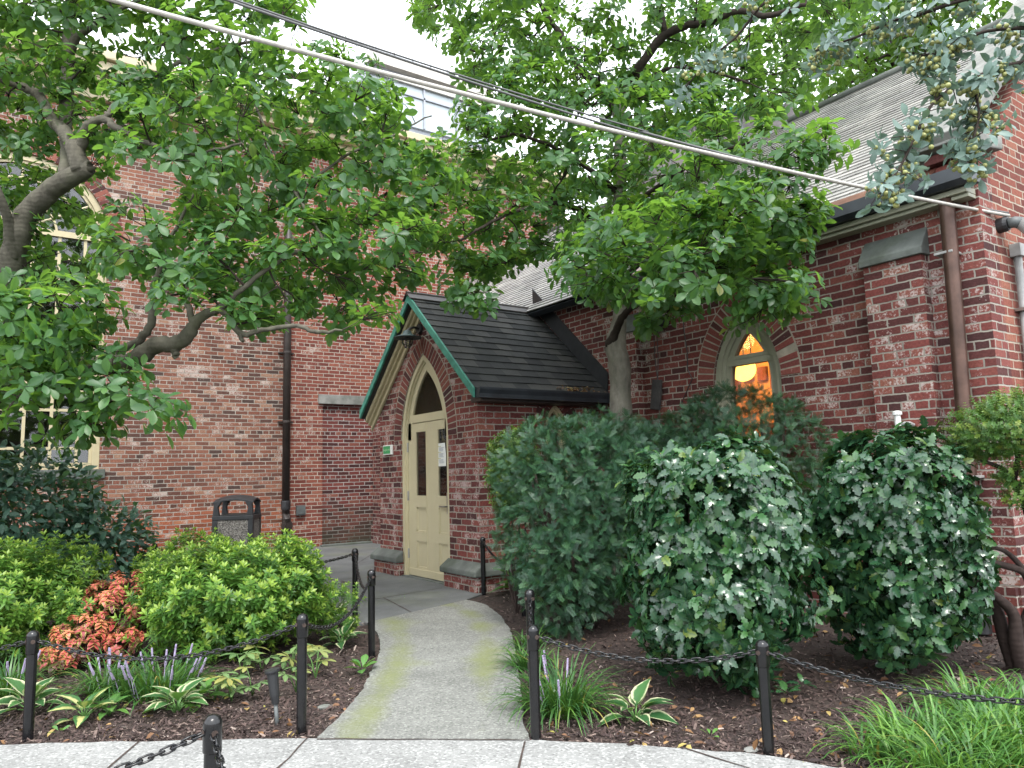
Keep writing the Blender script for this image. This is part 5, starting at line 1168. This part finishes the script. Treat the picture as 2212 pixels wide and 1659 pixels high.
# trees beyond the roof
def far_tree(label, x, y, h, cz, rr, n, size):
    t = thing('background_tree', (x, y, 0), label, 'tree', 'trees beyond the hall roof')
    tr = MB(); tr.tube([(x, y, 0), (x+.2, y, cz*.5), (x, y+.2, cz+rr*.3)], [.3, .25, .08], 8)
    tr.build('trunk', M['bark_brown'], t, smooth=True); ctr = np.array([x, y, cz]); lobes = ctr+rand_dirs(26)*np.array([rr, rr, rr*.8])*rng.uniform(.35, .9, (26, 1))
    b = MB()
    for q in lobes: b.tube([(x, y, cz-rr*.4), (np.array([x, y, cz])+q)/2, q], [.09, .05, .02], 5, cap=False)
    b.build('limbs', M['bark_brown'], t, smooth=True)
    i = rng.integers(0, 26, n); off = rand_dirs(n)*(rng.random(n)[:, None]**.45)*rr*.42; P = lobes[i]+off; D = norm(off)*.6+rng.normal(0, .5, (n, 3))+[0, 0, -.2]; N = rng.normal(0, .45, (n, 3))+[0, 0, 1.]
    leaves('crown', T_SMALL, P, D, N, size*rng.uniform(.6, 1.3, n), M['lf_back'], t)
far_tree('light green tree rising behind the slate roof ridge at the right', 17.5, 8.2, 13, 11.5, 4.2, 9000, .24)
far_tree('light green tree farthest right, behind the top of the roof coping', 18.5, 2.2, 13, 11.0, 4.0, 9000, .24)
far_tree('light green tree behind the metal clad roof', 18.5, 15.5, 13, 10.5, 3.8, 7000, .24)

# crab apple reaching in from the right
crab_base = G(2650, 1620)
cr = thing('crabapple_tree', (*crab_base[:2], 0), 'crab apple with grey green leaves and green fruit hanging in at the top right', 'tree')
LC = [np.concatenate([spline([(*crab_base, .11), (*(crab_base+[.1, .0, 1.2]), .10), (*W(2520, 500, 4.4), .08), (*W(2420, 150, 4.3), .06)], 5)]),
  limb_px([(2420,150,4.3,40),(2330,110,4.25,22),(2215,135,4.2,14),(2150,150,4.15,10),(2060,190,4.1,8),(2010,230,4.05,7),(1975,300,4.0,6),(1950,350,3.95,5),(1925,390,3.9,4),(1900,420,3.9,3)]),
  limb_px([(2330,60,4.3,20),(2200,-20,4.4,12),(2080,0,4.5,9),(1990,30,4.6,8),(1930,45,4.7,7),(1850,80,4.8,5),(1760,110,4.9,3)]),
  limb_px([(2150,150,4.15,8),(2110,190,4.1,6),(2115,250,4.05,5),(2100,310,4.0,4),(2090,350,4.0,3)]),
  limb_px([(2080,0,4.5,8),(1900,-40,4.6,7),(1690,-20,4.8,6),(1590,80,4.9,5),(1530,130,4.95,4),(1480,190,5.0,3)]),
  limb_px([(2300,60,4.25,14),(2220,60,4.2,9),(2120,70,4.2,7),(2050,110,4.2,5),(1990,120,4.2,4)])]
b0 = MB(); b0.tube(LC[0][:, :3], LC[0][:, 3], 10); b0.build('trunk', M['bark_brown'], cr, smooth=True)
b1 = MB(); tipsP = []; tipsA = []; frP = []
dens = [0, 60, 46, 40, 30, 44]
for q, L in enumerate(LC[1:], 1):
    b1.tube(L[:, :3], L[:, 3], 6)
    for _ in range(dens[q]):
        j = random.uniform(.12, 1)**.8*(len(L)-1.01); i = int(j); p = L[i, :3]*(1-j+i)+L[i+1, :3]*(j-i); o = norm(rng.normal(0, 1, 3)*np.array([1, 1, .7])+[0, 0, -.15])*random.uniform(.03, .16); b1.tube([p, p+o*.5+[0, 0, .01], p+o], [.003, .0025, .002], 4, cap=False)
        tipsP.append(p+o); tipsA.append(o/np.linalg.norm(o)+rng.normal(0, .4, 3))
        if random.random() < .62: frP.append(p+o*.8)
b1.build('limbs', M['bark_dark'], cr, smooth=True)
P, D, N = whorls(np.array(tipsP), np.array(tipsA), 7, (-.1, .9), .05); leaves('crown', T_CRAB, P+rng.normal(0, .012, P.shape), D, N+[0, 0, .4], .068*rng.uniform(.6, 1.25, len(P)), M['lf_crab'], cr)
ico = bmesh.new(); bmesh.ops.create_icosphere(ico, subdivisions=2, radius=1); iv = np.array([v.co[:] for v in ico.verts], np.float32); if_ = [tuple(v.index for v in f.verts) for f in ico.faces]; ico.free()
fp = np.repeat(np.array(frP), 5, 0)+rng.normal(0, .022, (len(frP)*5, 3))+[0, 0, -.03]
o = leaves('fruit', (iv, if_, np.zeros(len(iv), np.float32)), fp, rand_dirs(len(fp)), rand_dirs(len(fp)), rng.uniform(.011, .0155, len(fp)), M['fruit'], cr); o['kind'] = 'stuff'

# ------------------------------------------------------------------ shrubs
def lump(u, amp, f=3.0, ph=0.0):
    return 1+amp*(np.sin(f*u[:, 0]*2+ph)*np.cos(f*u[:, 1]*1.7+2*ph)+.7*np.sin(f*1.9*u[:, 2]+1.3*f*u[:, 0]+ph)+.5*np.cos(f*3.1*u[:, 1]+f*2.3*u[:, 2]+3*ph))
def blob_pts(n, c, r, p, amp, depth, ph, zmin=.05, f=3.0):
    """points in the outer shell of a lumpy rounded box; returns positions and outward directions"""
    u = rand_dirs(int(n*1.6)); s = (np.abs(u)**p).sum(1)**(-1/p); k = lump(u, amp, f, ph); q = u*s[:, None]*k[:, None]
    q *= (1-depth*rng.random(len(q))**1.6)[:, None]; P = np.array(c)+q*np.array(r); o = norm(np.sign(u)*np.abs(u)**(p*.6)/np.array(r)); ok = P[:, 2] > zmin
    return P[ok][:n], o[ok][:n]
def stems(base, tops, r, n=6):
    b = MB()
    for tp in tops:
        m = (np.array(base)+np.array(tp))/2+rng.normal(0, .06, 3); q = spline([(*base, r), (*m, r*.7), (*tp, r*.3)], 4); b.tube(q[:, :3], q[:, 3], n)
    return b
def shrub(name, label, parts, base, tpl, mat, size, up=.5, rand=.5, inner=.35, stem_mat='bark_brown', cat='shrub', group=None, stem_r=.02, droop=0, out=1.0, nb=.5, tuft=0, el=(.2, .9)):
    """parts = [(count, centre, radii, squareness, lumpiness, phase)]"""
    t = thing(name, (*base[:2], 0), label, cat, group); P = []; D = []; N = []; tops = []
    for (n, c, r, p, amp, ph) in parts:
        if tuft:     # shoots: several leaves or sprays radiate from each tip
            a, o = blob_pts(int(n/tuft), c, r, p, amp, .16, ph); q = whorls(a, o*out+[0, 0, up]+rng.normal(0, rand, a.shape), tuft, el, droop); P.append(q[0]); D.append(q[1]); N.append(q[2])
        else:
            a, o = blob_pts(n, c, r, p, amp, .22, ph); P.append(a); D.append(o*out+[0, 0, up]+rng.normal(0, rand, a.shape)); N.append(o*nb+[0, 0, .9]+rng.normal(0, .35, a.shape))
        m = int(n*inner); a, o = blob_pts(m, np.array(c), np.array(r)*.78, p, amp, .35, ph); P.append(a); D.append(o+rng.normal(0, .8, a.shape)); N.append(o*.7+[0, 0, .6]+rng.normal(0, .5, a.shape))
        u = rand_dirs(9); tops += [np.array(c)+q*np.array(r)*.75 for q in u]
    P = np.concatenate(P); D = np.concatenate(D); N = np.concatenate(N); D[:, 2] -= droop
    stems((*base[:2], -.03), tops, stem_r).build('stems', M[stem_mat], t, smooth=True)
    leaves('foliage', tpl, P, D, N, size*rng.uniform(.65, 1.2, len(P)), M[mat], t); return t
def gW(px, d):   # ground point under a picture column at a given depth
    p = W(px, 1000, d); return np.array([p[0], p[1], 0])
def zW(px, py, d): return W(px, py, d)[2]
# hollies
def holly(px, d, wpx, ytop, ybot, label, ph):
    c = gW(px, d); zt = zW(px, ytop, d); zb = max(.12, zW(px, ybot, d)); r = wpx*d/FPX/2
    shrub('holly_bush', label, [(5600, (c[0], c[1], (zt+zb)/2), (r*.86, r*.86, (zt-zb)/2*.95), 2.9, .085, ph)], c, T_HOLLY, 'lf_holly', .098, .3, .45, .45, tuft=6, el=(.15, .75), group='clipped holly bushes', droop=.1)
holly(1535, 5.45, 405, 950, 1500, 'glossy dark holly bush standing right of the yew, directly behind the scuffed bollard chain', .6)
holly(1922, 5.75, 365, 935, 1490, 'glossy dark holly bush standing closest to the brown downspout', 2.3)
# yews
c = gW(1262, 7.75)
shrub('yew_hedge', 'dense dark green yew clipped into a tall block beside the path and porch', [(6200, (*gW(1255, 7.7)[:2], (zW(1255,905,7.7)+.35)/2), (.78, .72, (zW(1255,905,7.7)-.35)/2), 4, .05, 1.1), (3600, (*gW(1340, 7.9)[:2], 1.35), (.70, .75, .60), 3, .06, 2.0), (1200, (*gW(1215, 7.25)[:2], .55), (.42, .42, .48), 2.5, .08, .3)], c, T_YEW, 'lf_yew', .098, .35, .35, .3, tuft=6, el=(.25, 1.2), stem_r=.04, droop=.1)
c = gW(1610, 8.35)
shrub('yew_bush', 'rounded dark yew bush below the lit pointed window', [(6400, (*gW(1600, 8.2)[:2], (zW(1600,848,8.2)+.55)/2), (.92, .85, (zW(1600,848,8.2)-.55)/2), 2.6, .06, 4.0), (1500, (*gW(1470, 8.6)[:2], 1.75), (.55, .5, .42), 2.4, .06, 1.7)], c, T_YEW, 'lf_yew', .098, .35, .35, .3, tuft=6, el=(.25, 1.2), stem_r=.045, droop=.1)
c = gW(1108, 8.6)
shrub('boxwood_shrub', 'small light green boxwood at the left shoulder of the tall yew', [(900, (*c[:2], 1.58), (.24, .26, .42), 2.2, .08, .5)], c, T_BOX, 'lf_box', .10, .5, .5, .4, stem_r=.012)
# cloud pruned shrub at the right edge
c = gW(2196, 5.6); cl_ = thing('cloud_pruned_shrub', (*c[:2], 0), 'cloud pruned shrub with gnarled dark branches and light green pads at the right edge', 'shrub')
b = MB()
for L in ([(2200,1460,5.6,36),(2170,1380,5.6,28),(2150,1310,5.6,25),(2115,1260,5.6,22),(2085,1220,5.65,16),(2070,1200,5.7,10)], [(2215,1470,5.55,34),(2195,1390,5.5,30),(2190,1330,5.5,24),(2160,1295,5.5,20),(2130,1275,5.5,14)], [(2195,1390,5.55,26),(2230,1300,5.5,24),(2215,1240,5.5,18),(2170,1222,5.5,15),(2120,1210,5.5,13),(2085,1190,5.5,9)],
          [(2225,1330,5.5,26),(2240,1200,5.5,24),(2215,1090,5.5,17),(2190,1040,5.5,14),(2160,1010,5.5,10),(2120,995,5.5,7)], [(2190,1040,5.5,12),(2200,980,5.5,10),(2205,930,5.5,8)], [(2220,1240,5.5,14),(2170,1190,5.5,10),(2110,1180,5.5,7)], [(2240,1200,5.5,18),(2290,1080,5.5,14),(2330,960,5.5,10)]):
    q = limb_px(L); b.tube(q[:, :3], q[:, 3], 9)
b.build('branches', M['bark_brown'], cl_, smooth=True)
P = []; D = []; N = []
for (px, py, d, rx, rz, n) in [(2150,930,5.5,.30,.20,620), (2220,925,5.4,.32,.24,620), (2110,960,5.6,.17,.10,240), (2195,1030,5.4,.13,.06,130), (2190,885,5.6,.22,.10,280), (2205,1075,5.35,.10,.05,90), (2300,950,5.5,.30,.25,500), (2130,1215,5.8,.07,.04,50)]:
    a, o = blob_pts(n, W(px, py, d), (rx, rx, rz), 2, .12, .45, px*.1, f=5); P.append(a); D.append(o+[0, 0, .5]+rng.normal(0, .4, a.shape)); N.append(o*.5+[0, 0, 1]+rng.normal(0, .3, a.shape))
P = np.concatenate(P); leaves('foliage', T_BOX, P, np.concatenate(D), np.concatenate(N), .062*rng.uniform(.6, 1.2, len(P)), M['lf_box'], cl_)
# azaleas
def azalea(label, parts, base, size=.165): shrub('azalea_bush', label, [(int(n*.68), c_, r_, p_, a_*1.5, ph_) for n, c_, r_, p_, a_, ph_ in parts], base, T_AZ, 'lf_azalea', size, 1.5, .4, .4, group='green azalea bushes', stem_r=.012)
g1 = gW(70, 7.0); azalea('bright green azalea bush cut off by the left edge, left of the red coleus', [(850, (g1[0], g1[1], .42), (.62, .60, .48), 2.2, .10, .9), (260, (*gW(20,6.8)[:2], .62), (.35, .35, .32), 2, .1, 2.2)], g1)
g1 = gW(515, 7.0); azalea('broad bright green azalea bush in the middle of the left bed', [(1250, (g1[0], g1[1], .44), (.76, .70, .40), 2.3, .10, 1.9), (380, (*gW(600,6.9)[:2], .52), (.32, .32, .30), 2, .12, .2), (320, (*gW(420,7.1)[:2], .52), (.38, .34, .26), 2, .12, .7)], g1)
g1 = gW(430, 9.4); azalea('green azalea bush rising behind the broad one, in front of the trash bin', [(700, (g1[0], g1[1], .36), (.58, .50, .38), 2.2, .10, 3.1)], g1)
g1 = gW(712, 7.3); azalea('small loose azalea bush at the edge of the path behind the corner bollard', [(200, (g1[0], g1[1], .26), (.26, .26, .27), 2, .14, 4.2)], g1, .10)
# dark shrub under the arched window
g1 = gW(90, 9.6)
shrub('viburnum_shrub', 'tall dark blue green shrub below the arched window at the left edge', [(2300, (*gW(45,9.3)[:2], 1.05), (.95, .8, 1.0), 2.2, .12, .4), (1200, (*gW(210,9.6)[:2], .62), (.72, .6, .62), 2.1, .14, 1.4), (500, (*gW(-60,9.0)[:2], 1.4), (.5, .5, .8), 2, .1, 2.8)], g1, leaf_tpl([(0,0),(.3,.2),(.6,.24),(.85,.12),(1,0)], .2, .3), 'lf_dark', .135, .1, .6, .5, stem_mat='bark_pale', stem_r=.014, droop=.35)
# coleus
def coleus(px, d, ytop, wpx, n, label):
    c = gW(px, d); zt = zW(px, ytop, d); r = wpx*d/FPX/2; t = thing('coleus_plant', c, label, 'coleus', 'red coleus plants')
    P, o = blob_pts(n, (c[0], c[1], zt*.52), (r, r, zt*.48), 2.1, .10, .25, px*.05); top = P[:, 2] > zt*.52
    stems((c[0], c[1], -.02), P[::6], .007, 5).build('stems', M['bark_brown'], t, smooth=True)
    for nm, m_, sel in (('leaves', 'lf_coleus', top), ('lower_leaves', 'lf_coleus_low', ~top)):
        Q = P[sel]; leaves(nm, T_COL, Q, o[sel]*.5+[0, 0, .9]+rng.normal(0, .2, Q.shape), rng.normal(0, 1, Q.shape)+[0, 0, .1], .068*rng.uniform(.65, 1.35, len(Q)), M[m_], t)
coleus(272, 7.0, 1240, 150, 230, 'largest red and yellow coleus between the two front azalea bushes')
coleus(195, 6.6, 1325, 100, 120, 'coral red coleus left of and below the largest one')
coleus(140, 6.4, 1392, 70, 60, 'low coral coleus just right of the leftmost bollard')
coleus(283, 6.55, 1352, 70, 50, 'small coral coleus in front of the largest one, above the lilac spikes')
coleus(512, 8.6, 1180, 75, 60, 'dark pink coleus showing over the broad azalea by the trash bin')
coleus(596, 8.0, 1186, 80, 60, 'pink coleus showing over the right end of the broad azalea')
# strap leaved clumps
def straps(name, label, x, y, n, L, mat, spread=.10, flowers=0, group='strap leaved clumps', wid=.0065):
    t = thing(name, (x, y, 0), label, 'grass clump', group); k = 8
    a = rng.uniform(0, 2*math.pi, n); r = spread*np.sqrt(rng.random(n)); bx = x+r*np.cos(a); by = y+r*np.sin(a); a2 = a+rng.normal(0, .55, n); ln = L*rng.uniform(.55, 1.15, n); el0 = rng.uniform(R(32), R(86), n); bend = rng.uniform(1.1, 2.6, n)
    V = np.zeros((n, k+1, 2, 3)); p = np.stack([bx, by, np.zeros(n)-.01], 1); hd = np.stack([np.cos(a2), np.sin(a2), np.zeros(n)], 1); sd = np.stack([-np.sin(a2), np.cos(a2), np.zeros(n)], 1)
    for i in range(k+1):
        tt = i/k; w_ = wid*(1-.85*tt**2.2)*rng.uniform(.85, 1.15, n); V[:, i, 0] = p-sd*w_[:, None]; V[:, i, 1] = p+sd*w_[:, None]; V[:, i, :, 2] += 0
        e = el0-bend*tt**1.4; p = p+(hd*np.cos(e)[:, None]+np.array([0, 0, 1])*np.sin(e)[:, None])*(ln/k)[:, None]; p[:, 2] = np.maximum(p[:, 2], .006)
    F = [(2*i, 2*i+1, 2*i+3, 2*i+2) for i in range(k)]
    me = mesh_np('blades', V.reshape(-1, 3), F, 2*(k+1), n, rng.random(n), np.zeros(2*(k+1), np.float32)); link('blades', me, M[mat], t)
    for q in range(flowers):
        aa = rng.uniform(0, 6.28); r0 = spread*1.1*math.sqrt(random.random()); f0 = np.array([x+r0*math.cos(aa), y+r0*math.sin(aa), 0]); top = f0+[.10*math.cos(aa), .10*math.sin(aa), L*random.uniform(.48, .70)]
        b = MB(); b.tube([f0, (f0+top)/2+[0, 0, .03], top], [.003, .003, .002], 4)
        for z in np.linspace(.62, 1, 13):
            c0 = f0+(top-f0)*z
            for j in range(5):
                w2 = 2*math.pi*j/5+z*20; rr = .0072*(1.3-z*.8); c1 = c0+[rr*math.cos(w2), rr*math.sin(w2), 0]; b.add([c1+[0, 0, .006], c1+[.005, 0, 0], c1+[0, .005, 0], c1+[-.005, 0, 0], c1+[0, -.005, 0], c1-[0, 0, .006]], [(0,1,2),(0,2,3),(0,3,4),(0,4,1),(5,2,1),(5,3,2),(5,4,3),(5,1,4)])
        b.build('flower_spike', M['fl_lilac'], t)
    return t
def stg(px, py): return G(px, py)[:2]
straps('liriope_clump', 'strap leaved clump at the far left behind the leftmost bollard', *stg(18,1500), 150, .46, 'lf_liriope', .13, 4)
straps('liriope_clump', 'widest lilac flowered strap leaved clump under the left chain', *stg(345,1500), 330, .46, 'lf_liriope', .24, 13)
straps('liriope_clump', 'lilac flowered strap leaved clump at the left end of the wide one', *stg(235,1500), 170, .44, 'lf_liriope', .14, 6)
straps('liriope_clump', 'strap leaved clump spilling round the right corner bollard of the path', *stg(1212,1535), 300, .46, 'lf_liriope', .17, 7)
straps('liriope_clump', 'low dark strap leaved clump on the right path edge below the yew', *stg(1142,1442), 120, .30, 'lf_liriope', .12, 0)
straps('liriope_clump', 'low dark strap leaved clump halfway along the right path edge', *stg(1140,1395), 90, .28, 'lf_liriope', .11, 0)
for i, (px, py, n, L, lab) in enumerate([(1875,1625,60,.34,'sparse bright strap leaved clump left of the big grassy patch'), (1960,1600,110,.42,'bright strap leaved clump at the left front of the grassy patch'), (2060,1625,190,.46,'bright strap leaved clump in the middle of the grassy patch, at the bottom edge'), (2150,1590,200,.48,'bright strap leaved clump below the right chain, near the right edge'), (2215,1640,220,.48,'bright strap leaved clump in the bottom right corner'), (2100,1530,130,.42,'bright strap leaved clump right behind the right chain'), (2215,1545,150,.46,'bright strap leaved clump at the right edge under the pruned shrub'), (1990,1665,150,.42,'bright strap leaved clump cut by the bottom edge, left of the corner'), (2110,1690,180,.46,'bright strap leaved clump cut by the bottom edge, near the corner')]):
    straps('grassy_clump', lab, *stg(px, py), int(n*1.1), L*.82, 'lf_bright', .13 if n < 120 else .20, 0, 'bright strap leaved clumps at the right')
# hostas
def hosta(px, py, n, L, mat, label, tilt=.5, flower=0):
    c = G(px, py); t = thing('hosta_plant', (c[0], c[1], 0), label, 'hosta', 'hosta plants'); a = np.arange(n)*2.4+rng.normal(0, .2, n); el = np.linspace(1.15, .35, n)+rng.normal(0, .1, n)
    r = .03+.05*np.linspace(0, 1, n); hd = np.stack([np.cos(a), np.sin(a), np.zeros(n)], 1); P = np.array([c[0], c[1], 0])+hd*(r*L/.2)[:, None]; P[:, 2] = L*.55*np.sin(el)
    D = hd*np.cos(el)[:, None]+np.array([0, 0, 1])*np.sin(el)[:, None]*.8; N = -hd*np.sin(el)[:, None]+np.array([0, 0, 1])*np.cos(el)[:, None]+rng.normal(0, .12, (n, 3))
    leaves('leaves', T_HOSTA, P, D, N, L*rng.uniform(.75, 1.15, n), M[mat], t); b = MB()
    for p in P: b.tube([(c[0], c[1], -.01), (np.array([c[0], c[1], 0])+p)/2+[0, 0, .01], p], [.006, .005, .004], 5)
    b.build('stalks', M['lf_hosta_plain'], t, smooth=True)
    if flower:
        d_ = np.array([.35, .12, .72]); e_ = c+d_; b = MB(); b.tube([c, c+d_*.55+[0, 0, .1], e_], [.005, .004, .003], 5); b.build('flower_stalk', M['lf_hosta_plain'], t); P2 = e_+rng.normal(0, .02, (9, 3))-np.linspace(0, 1, 9)[:, None]*d_*.14
        leaves('flowers', T_SMALL, P2, rng.normal(0, .4, (9, 3))+[0, 0, -1.], rand_dirs(9), .09, M['fl_white'], t)
hosta(62, 1540, 15, .20, 'lf_hosta', 'cream edged hosta beside the leftmost bollard')
hosta(182, 1556, 10, .17, 'lf_hosta_cream', 'small yellow centred hosta between the leftmost bollard and the lilac spikes')
hosta(382, 1540, 15, .18, 'lf_hosta', 'cream edged hosta in front of the lilac flowered clump')
hosta(430, 1522, 8, .15, 'lf_hosta_plain', 'plain green hosta touching the cream edged one by the lilac clump')
hosta(728, 1345, 11, .19, 'lf_hosta', 'white edged hosta beside the loose azalea near the left path edge')
hosta(738, 1395, 10, .17, 'lf_hosta', 'white edged hosta lowest on the slope just behind the path chain')
hosta(1373, 1558, 11, .17, 'lf_hosta', 'white edged hosta alone in the mulch in front of the left holly')
hosta(1122, 1282, 14, .30, 'lf_hosta_plain', 'broad leaved plain green hosta beside the porch with a white flower', flower=1)
hosta(235, 1545, 8, .12, 'lf_hosta_plain', 'tiny plain green hosta right of the small yellow centred one')
# hellebores and weeds
def hellebore(px, py, n, L, label):
    c = G(px, py); t = thing('hellebore_plant', (c[0], c[1], 0), label, 'hellebore', 'hellebore plants'); a = rng.uniform(0, 6.28, n); r = rng.uniform(.02, .11, n); P = np.stack([c[0]+r*np.cos(a), c[1]+r*np.sin(a), rng.uniform(.07, .2, n)], 1); b = MB()
    for p in P: b.tube([(c[0], c[1], -.01), (np.array([c[0], c[1], .0])+p)/2+[0, 0, .03], p], [.005, .004, .003], 5)
    b.build('stalks', M['lf_hosta_plain'], t, smooth=True); D = np.stack([np.cos(a), np.sin(a), np.full(n, .1)], 1); leaves('leaves', T_HELL, P, D, rng.normal(0, .18, (n, 3))+[0, 0, 1.], L*rng.uniform(.8, 1.15, n), M['lf_hellebore'], t)
for q in [(522,1462,4,.12,'palmate pale green hellebore left of the spike lamp'), (565,1448,4,.12,'palmate pale green hellebore behind the spike lamp'), (632,1450,4,.12,'palmate pale green hellebore just left of the corner bollard'), (682,1462,4,.11,'palmate hellebore just right of the corner bollard'), (500,1515,5,.11,'palmate hellebore between the cream edged hosta and the spike lamp'), (462,1512,5,.11,'yellowing hellebore next to the plain green hosta'), (690,1432,4,.11,'palmate hellebore above and right of the corner bollard'), (545,1500,4,.09,'small hellebore with ragged leaves beside the spike lamp'), (640,1492,3,.11,'low hellebore under the corner bollard chain')]: hellebore(*q)
for (px, py, n, L, lab) in [(783,1452,9,.13,'small green weed on the left path edge'), (1535,1600,4,.05,'tiny bright seedling in the mulch left of the scuffed bollard'), (1660,1490,7,.10,'holly seedling behind the scuffed bollard'), (130,1590,5,.05,'tiny seedling in the mulch by the front walk'), (1700,1520,6,.09,'low holly sucker between the two hollies'), (1735,1500,5,.09,'second low holly sucker, nearer the right holly'), (870,1295,3,.03,'tiny weed in the flagstone joint')]:
    c = G(px, py); t = thing('weed', (c[0], c[1], 0), lab, 'weed'); a = np.arange(n)*2.4; el = rng.uniform(.2, 1.0, n); D = np.stack([np.cos(a)*np.cos(el), np.sin(a)*np.cos(el), np.sin(el)], 1)
    hol = 'holly' in lab; leaves('leaves', T_HOLLY if hol else T_MAG, np.tile(c, (n, 1))+D*.02+[0, 0, .02 if not hol else .06], D, rng.normal(0, .2, (n, 3))+[0, 0, 1.], L*rng.uniform(.8, 1.2, n), M['lf_holly' if hol else 'lf_hosta_plain'], t)
for (px, py, lab) in [(700,1527,'flat grey stone lying in the mulch near the left path edge'), (1622,1620,'pale rounded stone at the foot of the scuffed bollard')]:
    c = G(px, py); v = norm(iv+rng.normal(0, .12, iv.shape))*np.array([.05, .035, .016]); MBs = MB(); MBs.add([tuple(c+p) for p in v], if_); tag(MBs.build('stone', M['limestone'], origin=c, smooth=False), lab, 'stone')
